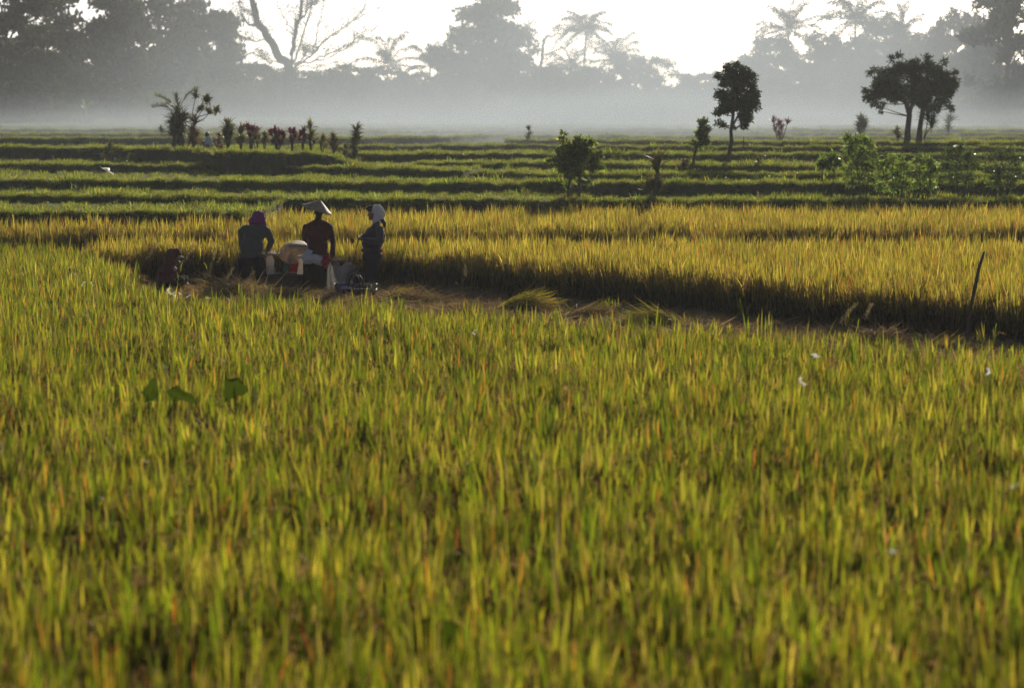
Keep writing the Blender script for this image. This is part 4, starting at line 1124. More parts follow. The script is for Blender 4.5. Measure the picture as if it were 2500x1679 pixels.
for px, py, Y, ln, lb in ((470, 588, 44.5, .55, 'tall seed grass leaning right, first to the right of the hooded person'), (530, 592, 44.8, .45, 'tall seed grass leaning right with a dense plume, midway to the purple scarf'), (548, 600, 44.2, .6, 'tallest right-leaning seed plume nearest the purple scarf'),
        (440, 566, 45.0, .1, 'upright feathery seed stalk directly above the hooded person'), (385, 582, 44.0, .75, 'arching seed stalk behind the hooded back'), (515, 640, 43.6, .35, 'short drooping seed stalk low between the two left figures'),
        (620, 655, 40.5, .8, 'blurred buff seed plume crossing the dark trousers'), (568, 648, 42.0, .7, 'small buff seed plume left of the dark trousers'), (700, 580, 47.6, .5, 'pale feathery seed stalk left of the crouching hat'), (212, 580, 46.0, .35, 'lone seed stalk above the rice at the far left'), (828, 735, 36.5, .3, 'pale feathery stalk in front of the woven bags'), (900, 740, 36.0, -.3, 'pale feathery stalk before the right end of the woven bags'), (940, 735, 35.6, -.4, 'pale feathery stalk just right of the woven bags'),
        (1390, 645, 43.2, .35, 'upright dry seed stalk against the dark rice wall'), (2095, 725, 30.5, .9, 'blurred arching plume against the dark rice wall at right'), (2130, 735, 34.5, .7, 'thin forked seed stalk right of the blurred plume'), (1135, 648, 44.5, .2, 'orange drooping ear standing before the dark rice wall'), (2112, 470, 64, .3, 'white feathery stalk at the back edge of the gold field')):
    seed_grass(px, py, Y, 0, ln, lb, r7)

# ---- white plastic strips, flags and dragonflies
def strip(label, px, py, Y, h, w, r):
    h, w = h * .75, w * .6
    P = at(px, py, Y); n = 6
    u = np.linspace(0, 1, n)
    L = np.column_stack((P[0] - w / 2 + .02 * np.sin(u * 5 + px), np.full(n, Y) + .02 * np.sin(u * 4), P[2] - h * u))
    R = L + np.array((w, .01, .0)) + np.column_stack((.012 * np.sin(u * 9 + 1), .02 * np.cos(u * 7), np.zeros(n)))
    V = np.vstack((L, R)); F = [(i, i + 1, n + i + 1, n + i) for i in range(n - 1)]
    o = MB().add(V, F).build('plastic_strip', M_PALE, smooth=True, origin=P)
    o.modifiers.new('thick', 'SOLIDIFY').thickness = .002
    tag(o, label, 'plastic strip', 'white plastic strips tied in the rice')
r8 = np.random.default_rng(88)
for lb, px, py, Y, h, w_ in (('white strip left of its twin near the dark stake', 202, 688, 39, .09, .03), ('white strip right of its twin near the dark stake', 224, 688, 39, .1, .035), ('largest white strip below the hooded person', 412, 704, 34.5, .13, .045), ('narrow white strip just right of the largest one', 424, 714, 34.2, .08, .03),
        ('tiny white strip third from the left below the hooded person', 438, 715, 34.2, .03, .05), ('white strip farther right below the hooded person', 459, 720, 34.0, .05, .03), ('small flat white scrap in the rice below the straw heap', 506, 726, 33.6, .02, .06),
        ('white flat scrap caught on the right foreground rice', 1990, 864, 24.2, .05, .11), ('white curled strip on a blade at the right foreground', 1958, 922, 22.1, .11, .045), ('crumpled white strip at the right end of the rice edge', 2412, 898, 23.4, .10, .05), ('white scrap glinting in the lower right rice', 2182, 1338, 13.3, .03, .03), ('pale strip at the far right edge of the rice', 2476, 1180, 15.5, .05, .02), ('thin pale strip in the middle of the rice below the sheaf', 1158, 805, 28, .08, .02)):
    strip(lb, px, py, Y, h, w_, r8)
Y = 64.0
t = thing('plastic_flag', 'white plastic flag fluttering on a thin rod over the left terraces', 'flag', ground(246, Y))
MB().tube([ground(246, Y), at(247, 450, Y), at(245.5, 398, Y)], .006, 6).build('flag_rod', M_BARK, t)
V = [at(243, 405, Y), at(246, 409.5, Y + .02), at(268, 410, Y + .1), at(270.5, 412, Y + .12), at(268, 417.5, Y), at(271, 420, Y), at(278, 424.5, Y + .05), at(276, 427, Y + .05), at(269, 421.5, Y), at(264, 421, Y - .03), at(253, 414, Y - .05)]
o = MB().add(V, [(0, 10, 2, 1), (10, 9, 4, 2), (2, 4, 3, 3), (9, 8, 5, 4), (8, 7, 6, 5)]).build('flag_sheet', M_PALE, t, smooth=True)
o.modifiers.new('thick', 'SOLIDIFY').thickness = .004
for lb, px, py, Y in (('dragonfly glinting left of the leafy bush, upper of the pair', 1131, 378, 62), ('dragonfly glinting left of the leafy bush, lower of the pair', 1151, 393, 60), ('dragonfly above the terraces right of the round-crowned tree', 1868, 382, 63), ('dragonfly below the round-crowned tree, leftmost there', 1772, 435, 60), ('dragonfly low over the terrace below the round-crowned tree', 1828, 441, 60), ('dragonfly level between the round-crowned tree and the cassava', 1878, 431, 61), ('dragonfly nearest the cassava shrubs', 1947, 424, 62)):
    c = at(px, py, Y)
    t = thing('dragonfly', lb, 'dragonfly', c, 'dragonflies over the terraces')
    MB().tube([c + (-.035, 0, -.004), c, c + (.014, 0, .002)], (.002, .003, .005), 6).build('body', M_BARK, t)
    for sx in (-.006, .006):
        for sy in (-1, 1):
            V = [c + (sx, 0, .003), c + (sx + .008, sy * .03, .02), c + (sx, sy * .05, .028), c + (sx - .01, sy * .03, .02)]
            MB().add(V, [(0, 1, 2, 3)]).build('wing', M_PALE, t)

# ---- broad-leaved weeds standing in the rice
M_BROAD = leaf_mat('broad_weed_leaf', trans=.35, gloss=.005, vary=.05)
def broad_weed(label, Y, leaves):
    base = ground(leaves[0][0], Y)
    t = thing('broad_leaf_weed', label, 'weed', base)
    for px, py, wpx, hpx, rot, fold in leaves:
        k = FPX / Y; c = at(px, py, Y)
        MB().tube([base, (base + c) / 2 + (0, 0, .1), c], (.009, .008, .006), 6, C=(.06, .10, .015)).build('stalk', M_BROAD, t)
        n = 9; V = []
        ca, sa = math.cos(rot), math.sin(rot)
        for i in range(n):
            u = i / (n - 1)
            wd = wpx * .5 * (min(1, u * 4 + .25) * (1 - u) ** .75 * 1.25 + .01) * (1 + .06 * math.sin(i * 2.1))
            y = hpx * (.35 - u)
            for s_ in (-1, -.5, 0, .5, 1):
                ear = -.22 * hpx * abs(s_) * (1 - u) ** 3
                x = s_ * wd; yy = y - ear * (-1)
                V.append(c + np.array(((x * ca - yy * sa) / k, fold * (abs(s_) * wd / k) - .25 * (u - .3) ** 2 * hpx / k - .03, (x * sa + yy * ca) / k + .02 * math.sin(u * 7 + s_ * 2))))
        F = [(i * 5 + q, i * 5 + q + 1, i * 5 + q + 6, i * 5 + q + 5) for i in range(n - 1) for q in range(4)]
        MB().add(V, F, (.060, .090, .004)).build('leaf', M_BROAD, t, smooth=True)
broad_weed('dark green broad-leaved weed with one large pointed leaf above the left rice', 22.0, ((574, 940, 64, 74, -.5, .5),))
broad_weed('broad-leaved weed with a tall and a drooping dark leaf at the left', 21.8, ((362, 962, 40, 64, 2.7, .6), (432, 962, 44, 78, 1.25, .5)))
broad_weed('blurred dark bluish broad-leaved weed low in the front of the rice', 12.6, ((1098, 1545, 70, 120, .3, .4), (1040, 1525, 60, 90, -.6, .4)))
# ------------------------------------------------------------------ shrubs and trees on the terraces
M_WOODY = M_BARK
def rosette(b, c, n, L, w, th, droop, cA, cB, r, S=6, up=0.0):
    b.add(*ribbons(np.tile(c, (n, 1)) + r.normal(0, .02, (n, 3)) + np.column_stack((np.zeros((n, 2)), r.uniform(-up, 0, n))), r.uniform(0, 6.283, n), np.abs(r.normal(th, th * .55, n)), r.uniform(.2, 1, n) * droop, L * r.uniform(.7, 1.15, n), w * r.uniform(.8, 1.2, n), S, twist=r.uniform(-.5, .5, n),
        cA=np.asarray(cA) * r.uniform(.75, 1.25, (n, 1)), cB=np.asarray(cB) * r.uniform(.75, 1.25, (n, 1))))
DG, DY = np.array((.065, .095, .02)), np.array((.24, .22, .05))
RED, PINKR = np.array((.14, .022, .045)), np.array((.26, .035, .075))
OLV = np.array((.09, .085, .025))
def stemmed(name, label, cat, px, Y, heads, cA, cB, r, group=None, L=.4, w=.05, n=46, th=.75, droop=1.0, srad=.03, up=.15):
    """slender stems each crowned with a tuft of strap leaves; heads = (dx px, height px, scale)"""
    base = ground(px, Y); k = FPX / Y
    t = thing(name, label, cat, base, group)
    bf = MB()
    for dx, hp, s in heads:
        tip = base + np.array((dx / k, r.normal(0, .08), hp / k))
        mid = (base + tip) / 2 + np.array((r.normal(0, .04), 0, 0))
        MB().tube([base + (dx / k * .15, 0, -.05), mid, tip], (srad * s, srad * .8 * s, srad * .6 * s), 6).build('stem', M_WOODY, t)
        rosette(bf, tip, int(n * (.6 + .4 * s)), L * s, w * s, th, droop, cA, cB, r, up=up * s)
    bf.build('foliage', M_LEAF, t)
    return t
rp = np.random.default_rng(99)
TG = 'cordylines and dracaenas along the upper terrace'
stemmed('dracaena', 'small dark dracaena alone at the left end of the terrace row', 'shrub', 266, 96, ((4, 42, 1), (-4, 30, .8), (-12, 16, .6), (6, 28, .8)), DG, OLV * 1.5, rp, TG, L=.34, n=36)
stemmed('shrub', 'tiny grey-green sapling between the lone dracaena and the palm clump', 'shrub', 393, 118, ((0, 26, .8), (5, 20, .7)), DG, DG, rp, TG, L=.3)
# the tall clump: fan palm, dracaenas and a frangipani
Y = 99.0; k = FPX / Y
base = ground(437, Y)
t = thing('palm_clump', 'tall shaggy palm clump with arching fronds on the left terrace', 'palm', base, TG)
for dx, hp in ((-12, 78), (0, 92), (10, 84)):
    MB().tube([base + (dx / k, 0, -.05), base + (dx / k * .8, .1, hp / k * .5), base + (dx / k * 1.2, 0, hp / k)], (.09, .075, .06), 8).build('stem', M_WOODY, t)
bf = MB()
for dx, hp, s in ((-12, 70, 1), (0, 88, 1.2), (12, 78, 1.1), (-4, 55, 1), (8, 50, .9), (0, 70, 1.2), (-14, 45, .8)):
    rosette(bf, base + (dx / k, rp.normal(0, .1), hp / k), 70, .55 * s, .06, .9, 1.5, OLV * .8, OLV * 1.4, rp, up=.25)
bf.build('foliage', M_LEAF, t)
for az, th, L in ((2.9, .55, 1.15), (.5, .35, 1.35), (1.9, .15, .9), (3.5, 1.0, 1.1), (2.4, .8, 1.0)):
    n = 12; u = np.linspace(0, 1, n); ang = th + .9 * u ** 1.5
    c0 = base + (0, 0, 88 / k)
    P = c0 + np.column_stack((np.cumsum(np.sin(ang)) * L / n * math.cos(az), np.cumsum(np.sin(ang)) * L / n * math.sin(az) * .5, np.cumsum(np.cos(ang)) * L / n))
    b = MB(); b.tube(P, np.linspace(.022, .006, n), 5, C=DY * .7)
    q = np.repeat(P[4:], 12, 0)
    m_ = len(q)
    b.add(*ribbons(q, az + rp.choice((-1, 1), m_) * rp.uniform(.3, 1.1, m_), rp.uniform(.5, 1.3, m_), rp.uniform(.3, 1, m_), rp.uniform(.18, .34, m_), .022, 4, cA=DG * 1.2, cB=DY))
    b.build('frond', M_LEAF, t)
stemmed('dracaena', 'orange-tinged dracaena pressed against the right side of the palm clump', 'shrub', 472, 97, ((6, 70, 1.1), (0, 48, 1), (-4, 28, .9), (4, 20, .9), (8, 38, .9)), OLV, np.array((.30, .15, .05)), rp, TG, L=.42, n=54)
Y = 98.5; k = FPX / Y; base = ground(458, Y)
t = thing('frangipani', 'thin frangipani reaching right out of the palm clump with leaf tufts', 'shrub', base, TG)
lim = [[(0, 0), (16, 55), (28, 80), (38, 96)], [(28, 78), (44, 84), (60, 86), (74, 92)], [(36, 92), (38, 112), (44, 122)], [(24, 66), (40, 72), (50, 82), (54, 92)], [(16, 55), (14, 90), (20, 118), (22, 132)], [(36, 92), (46, 100), (52, 108), (50, 120)]]
b = MB(); bf = MB()
for L_ in lim:
    P = np.array([base + (x / k, .05 * (i % 2), z / k) for i, (x, z) in enumerate(L_)])
    b.tube(P, np.linspace(.035 if L_[0] == (0, 0) else .022, .012, len(P)), 6)
    for _ in range(3):
        rosette(bf, P[-1] + rp.normal(0, .07, 3), 16, .26, .075, 1.0, .6, DG, DY, rp)
b.build('trunk', M_WOODY, t); bf.build('foliage', M_LEAF, t)

for nm, lb, px, Y, hd, cA, cB, kw in (
    ('dracaena', 'low orange-leaved dracaena just right of the distant stooping person', 535, 94, ((0, 30, .8), (-5, 16, .7), (4, 42, .7), (5, 12, .7)), OLV, np.array((.28, .13, .05)), dict(L=.3)),
    ('dracaena', 'dark bushy dracaena with a tall spiky head, first big one of the row', 558, 93.5, ((0, 66, 1.1), (-6, 40, 1), (6, 42, 1), (0, 20, 1), (8, 56, .8), (-4, 52, .9)), DG * .8, DY, dict(L=.42, n=60)),
    ('dracaena', 'olive dracaena with yellow tips touching the purple cordyline', 589, 93, ((0, 50, 1), (-6, 26, .9), (6, 30, .9), (4, 56, .8)), OLV, DY * 1.2, dict(L=.42, n=50)),
    ('cordyline', 'large purple cordyline at the middle of the left row', 614, 92, ((-6, 60, 1), (4, 56, 1), (12, 46, .9), (-2, 40, 1), (8, 30, .9), (14, 52, .8)), RED * .7, PINKR, dict(L=.26, w=.06, n=56)),
    ('cordyline', 'green-headed cordyline leaning in front of the large purple one', 630, 88, ((-4, 46, .8), (4, 40, .8), (0, 24, .7), (-8, 36, .7)), DG, DY, dict(L=.24)),
    ('dracaena', 'small olive dracaena between the purple cordylines', 647, 93, ((0, 42, .9), (-3, 28, .8), (4, 32, .8)), OLV, DY, dict(L=.28)),
    ('cordyline', 'dense rounded purple cordyline with pink lower leaves', 678, 92, ((-14, 46, .9), (-5, 52, 1), (6, 48, 1), (15, 40, .9), (-8, 30, 1), (4, 26, 1), (12, 24, .9), (0, 40, 1)), RED * .8, PINKR, dict(L=.26, w=.06, n=54)),
    ('cordyline', 'magenta-topped cordyline with a bare thin stem', 714, 92, ((-5, 54, .9), (4, 50, .9), (8, 40, .8), (-2, 34, .9), (6, 58, .6)), RED * .9, PINKR * 1.2, dict(L=.24, w=.06, n=48)),
    ('cordyline', 'pinkish cordyline leaning on the spiky green-headed dracaena', 741, 92, ((-4, 46, .9), (2, 52, .9), (-10, 34, .8), (4, 34, .9)), RED * .8, PINKR, dict(L=.26, w=.055, n=44)),
    ('dracaena', 'spiky green-headed dracaena at the end of the purple row', 760, 92.5, ((0, 66, 1), (2, 48, 1), (-4, 34, .9), (6, 28, .8)), OLV, DY * 1.2, dict(L=.36, n=48)),
    ('dracaena', 'low olive dracaena standing alone right of the row', 790, 93, ((0, 40, .9), (-5, 26, .9), (4, 22, .8)), OLV, DY, dict(L=.3)),
    ('dracaena', 'low spiky dracaena second from the tall columnar one', 814, 93, ((0, 46, .9), (-5, 32, .9), (6, 36, .9), (2, 20, .9), (8, 24, .7)), OLV * .9, np.array((.2, .13, .045)), dict(L=.34, n=46)),
    ('dracaena', 'tall columnar dracaena right of the row with leaves down its stem', 864, 90, ((8, 84, 1), (6, 70, 1), (2, 56, 1), (0, 42, 1), (4, 26, 1), (-4, 14, 1.1), (10, 62, .9)), DG * .9, OLV * 1.6, dict(L=.34, n=54)),
    ('shrub', 'leafy shrub at the foot of the tall columnar dracaena', 848, 90.5, ((-2, 36, .9), (-6, 22, .9), (4, 18, .9)), DG, DY, dict(L=.26)),
    ('dracaena', 'small dark dracaena alone on the hazy bund in the centre', 1290, 116.5, ((0, 32, .9), (3, 20, .9), (-3, 10, .8)), OLV * .9, np.array((.2, .12, .05)), dict(L=.3)),
    ('yucca', 'big spiky yucca right of the leafy bush at the edge of the gold rice', 1593, 66.2, ((14, 92, 1.15), (10, 78, 1.1), (2, 34, 1.1), (-6, 22, 1), (10, 24, 1), (-14, 30, .8), (16, 34, .8)), DG, np.array((.2, .16, .045)), dict(L=.40, n=44, th=.5, droop=.5, w=.045)),
    ('shrub', 'straggly brown shrub left of the small leaning tree', 1672, 84, ((-4, 24, .8), (4, 30, .8), (0, 14, .8)), OLV, np.array((.18, .11, .05)), dict(L=.26)),
    ('shrub', 'tiny green shrub at the foot of the terrace right of the round-crowned tree', 1849, 83, ((0, 16, .8), (3, 8, .8)), DG, DY, dict(L=.24)),
    ('cordyline', 'hazy red and green cordyline group beyond the round-crowned tree', 1903, 112, ((-16, 56, .9), (-4, 48, 1), (4, 38, 1), (18, 50, .9), (0, 22, .9), (-12, 34, .8)), RED * .8, np.array((.25, .06, .08)), dict(L=.34, n=40)),
    ('dracaena', 'rounded hazy dracaena left of the broad double-trunked tree', 2100, 118, ((-6, 36, 1.1), (4, 44, 1.1), (8, 34, 1), (0, 50, 1), (-2, 22, 1)), DG, OLV, dict(L=.5, n=50)),
    ('shrub', 'pale hazy shrub right of the broad double-trunked tree', 2313, 130, ((0, 30, 1), (4, 40, 1), (0, 14, 1)), DG, OLV, dict(L=.5)),
    ('shrub', 'thin pale shrub at the foot of the broad double-trunked tree', 2190, 108, ((-4, 26, 1), (4, 18, 1), (0, 34, .8)), OLV, DY, dict(L=.34)),
    ('shrub', 'low bushy weed on the bund left of the palm clump', 322, 95, ((-8, 10, 1), (6, 12, 1), (0, 18, .9), (20, 12, .8)), DG, LIME * .6, dict(L=.22)),
):
    stemmed(nm, lb, 'shrub', px, Y, hd, cA, cB, rp, TG, **kw)

M_BUSH = leaf_mat('bush_leaf', refl=.9, trans=.62, gloss=.05, rough=.35, vary=.1, gain=1.0)
def leafy_tree(name, label, px, Y, trunks, clusters, leaf, nleaf, cols, r, rad=1.0, cat='tree', srad=.05, aspect=.5, twig=True, axis_out=0.0):
    """trunks: polylines in (dx px, h px, radius m); clusters: (dx px, h px, radius px, depth m)"""
    base = ground(px, Y); k = FPX / Y
    t = thing(name, label, cat, base)
    b = MB()
    tr = [np.array([base + (x / k, 0, z / k) for x, z, _ in T]) for T in trunks]
    bt = MB(); bt.tube(tr[0], [q[2] for q in trunks[0]], 9)
    bt.build('trunk', M_WOODY, t, smooth=True)
    for T, q in zip(tr[1:], trunks[1:]):
        MB().tube(T, [z[2] for z in q], 8).build('trunk', M_WOODY, t, smooth=True)
    allp = np.concatenate(tr); nodes = allp[len(tr[0]) // 2:]
    bf = MB(); bb = MB()
    ctr = np.mean([base + (c[0] / k, 0, c[1] / k) for c in clusters], 0)
    for dx, hp, rp_, dy in clusters:
        c = base + np.array((dx / k, dy, hp / k)); R = rp_ / k * rad
        n = max(20, int(nleaf * (rp_ ** 2) / sum(q[2] ** 2 for q in clusters)))
        d = r.normal(size=(n, 3)); d /= np.linalg.norm(d, axis=1)[:, None]
        P = c + d * (R * r.random(n) ** .45)[:, None] * (1, 1, .85)
        col = pick_cols(r, n, cols[0], cols[1])
        ax = (c - ctr); ax = ax / (np.linalg.norm(ax) + 1e-6) * axis_out
        V, F = leaf_cards(P, leaf * r.uniform(.7, 1.3, n), r, aspect=aspect, up=-.25, axis=ax if axis_out else None)
        bf.add(V, F, np.repeat(col, 4, 0))
        if twig:
            j = nodes[np.argmin(np.linalg.norm(nodes - c, axis=1) + np.maximum(0, nodes[:, 2] - c[2]) * 2)]
            m_ = (j + c) / 2 + r.normal(0, R * .2, 3)
            bb.tube([j, m_, c, c + d[0] * R * .8], (srad, srad * .7, srad * .45, srad * .2), 5)
    if twig: bb.build('branches', M_WOODY, t)
    bf.build('crown', M_LEAF if cat == 'tree' and 'dark' in label else M_BUSH, t)
    return t
LC = ((np.array((.030, .048, .012)), np.array((.045, .065, .015)), np.array((.07, .085, .02))), (3, 3, 1))
LB = ((np.array((.12, .18, .028)), np.array((.20, .26, .04)), np.array((.30, .28, .06))), (3, 3, 1.5))
rt = np.random.default_rng(123)
def crown_clusters(cx, cy, rx, ry, n, rmin, rmax, dep, r, bottom=-1.0):
    out = []
    for i in range(n):
        a = r.uniform(0, 2 * math.pi); q = math.sqrt(r.random())
        u, v = math.cos(a) * q, math.sin(a) * q
        if v < bottom: v = bottom * r.random()
        out.append((cx + u * rx, cy + v * ry, r.uniform(rmin, rmax), r.normal(0, dep) * math.sqrt(max(0, 1 - q * q * .8))))
    return out
# round-crowned tree
cl = crown_clusters(20, 172, 50, 62, 34, 12, 21, .5, rt) + [(-30, 130, 12, 0), (-26, 105, 10, .1), (-14, 100, 9, 0), (45, 112, 11, .1), (-30, 218, 11, 0), (60, 215, 10, 0), (38, 98, 10, 0), (-6, 238, 12, 0), (18, 245, 10, .1), (30, 100, 7, 0), (12, 93, 5, 0)]
leafy_tree('tree', 'dark tree with a tall rounded crown on one thin trunk', 1779, 86.0, [[(-2, -4, .10), (0, 30, .075), (6, 60, .07), (4, 85, .06), (9, 120, .055), (14, 165, .04), (18, 210, .025)], [(5, 90, .045), (20, 120, .035), (36, 160, .025), (46, 200, .015)]], cl, .115, 11000, LC, rt, srad=.022)
# broad double-trunked tree
cl = []
for i in range(30):
    a = math.pi * (i + .5) / 30 + rt.normal(0, .05)
    q = rt.uniform(.75, 1.02)
    cl.append((12 + math.cos(a) * 100 * q, 118 + math.sin(a) * 78 * q, rt.uniform(9, 14), rt.normal(0, .35)))
cl += crown_clusters(12, 142, 76, 42, 30, 12, 19, .55, rt) + [(-96, 112, 10, .1), (-80, 100, 10, 0), (-60, 96, 8, 0), (-100, 128, 9, 0), (104, 150, 14, 0), (108, 140, 12, .2), (88, 108, 11, 0), (98, 92, 8, 0), (104, 84, 7, 0), (72, 98, 14, .1), (60, 86, 13, 0), (-66, 88, 6, 0), (78, 120, 16, .2), (-74, 120, 13, 0), (40, 100, 16, .3), (-30, 110, 12, .2), (-63, 78, 4, 0), (110, 172, 8, 0), (-92, 170, 8, 0), (-78, 178, 8, .2), (-40, 204, 8, 0), (-22, 210, 8, 0), (44, 206, 9, 0), (86, 196, 9, .1)]
cl = [(a_, b_, c_ * 1.25, d_) for a_, b_, c_, d_ in cl] + crown_clusters(-30, 132, 45, 30, 10, 15, 21, .4, rt)
leafy_tree('tree', 'broad spreading dark tree on two close trunks at the right', 2214, 106.0, [[(0, -4, .17), (0, 30, .13), (4, 70, .12), (-6, 100, .09), (-40, 128, .05), (-78, 150, .03)], [(27, -4, .15), (30, 40, .11), (36, 80, .10), (40, 120, .08), (70, 150, .05)], [(2, 66, .09), (14, 110, .08), (20, 150, .06), (30, 185, .03)], [(-4, 96, .06), (-30, 112, .04), (-66, 116, .03), (-90, 110, .02)]], cl, .17, 17000, LC, rt, srad=.03, aspect=.32, axis_out=1.2)
stemmed('dracaena', 'drooping spiky dracaena leaning out beside the right trunk of the broad tree', 'shrub', 2246, 105, ((18, 66, 1.1), (26, 46, 1.1)), DG, OLV, rp, TG, L=.62, n=60, w=.05)
# leafy bush with reddish new leaves
cl = crown_clusters(0, 104, 54, 46, 36, 12, 19, .25, rt) + [(-32, 155, 9, 0), (-28, 166, 5, 0), (-58, 104, 8, 0), (-66, 98, 5, 0), (60, 118, 10, 0), (40, 145, 12, 0), (10, 152, 13, 0), (66, 84, 7, 0), (-10, 60, 12, .1), (-22, 40, 9, 0), (14, 50, 13, .1), (34, 48, 11, 0)]
leafy_tree('leafy_bush', 'leafy green bush with rusty new leaves on two short trunks', 1404, 66.6, [[(-16, -3, .045), (-17, 30, .04), (-10, 70, .03), (-8, 110, .02)], [(8, -3, .05), (10, 35, .042), (12, 80, .03), (20, 120, .02)]], cl, .12, 4600, ((LB[0][0], LB[0][1], LB[0][2], np.array((.22, .10, .04))), (3, 3, 1.2, .5)), rt, srad=.014, cat='bush')
# small leaning tree
cl = crown_clusters(26, 78, 12, 28, 14, 8, 12, .12, rt) + [(2, 56, 9, 0), (6, 42, 7, 0), (14, 52, 8, 0)]
leafy_tree('sapling', 'small slanting tree left of the round-crowned tree', 1691, 84.5, [[(0, -3, .06), (4, 25, .045), (14, 55, .035), (26, 85, .02)]], cl, .15, 1100, LB, rt, srad=.016)
# cassava thicket at the right
CAS = 'cassava shrubs at the right edge of the gold rice'
for lb, px, Y, cl in (
    ('thin airy cassava shrub, leftmost of the thicket', 2020, 67.5, [(-6, 100, 16, 0), (14, 112, 13, .1), (-18, 90, 10, 0), (24, 96, 10, 0), (4, 84, 10, 0)]),
    ('tallest wispy cassava shrub with long upright sprays', 2105, 68.5, [(-40, 150, 12, 0), (-20, 142, 16, .1), (0, 148, 14, 0), (14, 136, 14, 0), (-30, 120, 18, 0), (0, 116, 20, .2), (24, 110, 16, 0), (-44, 100, 14, 0), (-14, 90, 22, 0), (14, 80, 20, 0), (-36, 70, 16, 0), (-8, 56, 18, .1), (20, 50, 14, 0), (-30, 40, 14, 0)]),
    ('bright green cassava shrub in the middle of the thicket', 2190, 68.0, [(-40, 90, 18, 0), (-14, 100, 20, 0), (14, 92, 18, .1), (-30, 66, 20, 0), (4, 66, 22, .2), (30, 70, 15, 0), (-44, 40, 16, 0), (-10, 40, 18, 0), (20, 40, 18, 0)]),
    ('bright green cassava shrub with a rounded right edge', 2256, 68.3, [(-14, 100, 15, 0), (10, 94, 16, 0), (24, 76, 14, 0), (-20, 74, 18, .1), (6, 66, 18, 0), (-14, 44, 16, 0), (14, 42, 14, 0)]),
    ('dark green cassava shrub second from the right edge', 2345, 69.5, [(-30, 110, 16, 0), (-6, 118, 18, 0), (20, 104, 20, .1), (-34, 80, 20, 0), (0, 80, 24, .2), (34, 84, 18, 0), (-20, 48, 20, 0), (16, 48, 20, 0), (-44, 50, 14, 0)]),
    ('dark green cassava shrub against the right edge of the photo', 2446, 69.5, [(-30, 100, 18, 0), (0, 108, 20, 0), (30, 96, 20, .1), (-30, 70, 20, 0), (0, 70, 24, .2), (34, 64, 20, 0), (-16, 40, 20, 0), (20, 40, 20, 0)]),
):
    dark = 'dark' in lb
    cc = ((np.array((.055, .085, .018)), np.array((.085, .12, .025))), (1, 1)) if dark else ((np.array((.12, .20, .026)), np.array((.20, .28, .04)), np.array((.30, .30, .06))), (3, 3, 1))
    t = leafy_tree('cassava_shrub', lb, px, Y, [[(-4, -4, .02), (-8, 30, .016), (-14, 70, .012), (-10, 100, .008)], [(6, -4, .02), (12, 40, .016), (16, 80, .01)]], cl, .15, 120 * len(cl), cc, rt, srad=.009, cat='shrub', aspect=.28, axis_out=.0)
    t['group'] = CAS
# ------------------------------------------------------------------ far wood in the smoke
FG = (np.array((.030, .042, .014)), np.array((.045, .058, .018)), np.array((.065, .075, .024)))
def crown_mesh(seed, nlobe, prof, leaf=.42, per=230, flat=.75, name='crown'):
    """crown of a tree 10 m tall: lobes of leaves spread through a profile [(height, radius), ...]"""
    r = np.random.default_rng(seed); b = MB(); lobes = []
    hs = np.array([p[0] for p in prof]); rs = np.array([p[1] for p in prof])
    for i in range(nlobe):
        h = r.uniform(hs[0], hs[-1]); R = np.interp(h, hs, rs)
        a = r.uniform(0, 6.283); q = math.sqrt(r.random())
        c = np.array((math.cos(a) * R * q, math.sin(a) * R * q, h)); lr = r.uniform(.55, 1.15)
        lobes.append(c)
        n = int(per * lr * lr)
        d = r.normal(size=(n, 3)); d /= np.linalg.norm(d, axis=1)[:, None]
        d[:, 2] = np.where(d[:, 2] < 0, d[:, 2] * .5, d[:, 2])
        P = c + d * (lr * r.random(n) ** .4)[:, None] * (1.15, 1.15, flat)
        V, F = leaf_cards(P, leaf * r.uniform(.55, 1.25, n), r, aspect=.6)
        b.add(V, F, np.repeat(pick_cols(r, n, FG, (2, 2, 1)), 4, 0))
    return b.mesh(name, M_FARLEAF), lobes
def trunk_mesh(seed, lobes, H=10.0):
    r = np.random.default_rng(seed); b = MB()
    top = max(l[2] for l in lobes) * .8
    z = np.linspace(-.3, top, 7)
    P = np.column_stack((.15 * np.sin(z * .6 + seed), .15 * np.cos(z * .5), z))
    b.tube(P, np.linspace(.32, .06, 7), 8)
    for l in lobes:
        j = P[np.clip(np.searchsorted(z, l[2] * .65), 1, 5)]
        b.tube([j, (j + l) / 2 + (0, 0, .25), l], (.10, .07, .03), 5)
    return b.mesh('trunk', M_BARK)
VAR = {}
def variant(key, seed, nl, prof, **kw):
    m, l = crown_mesh(seed, nl, prof, **kw)
    VAR[key] = (m, trunk_mesh(seed, l))
variant('round', 1, 34, [(3.2, 2.2), (5, 3.6), (7, 3.4), (9.2, 1.4)])
variant('tall', 2, 40, [(1.5, 2.0), (4, 2.7), (7, 2.3), (9.4, .7)])
variant('open', 3, 40, [(2.5, 2.6), (5, 4.0), (7, 4.2), (9.4, 2.2)], flat=.6, leaf=.5, per=130)
variant('dense', 4, 52, [(.6, 2.8), (3, 3.6), (6, 3.4), (8.2, 2.4), (9.4, 1.0)], per=200)
variant('bushy', 5, 36, [(.4, 3.2), (3, 4.0), (6, 3.6), (9, 1.6)])
variant('ragged', 6, 30, [(2.5, 1.6), (5, 3.4), (7.5, 2.8), (9.6, .8)], flat=.8, leaf=.5, per=120)
WG = 'tall trees of the far wood'
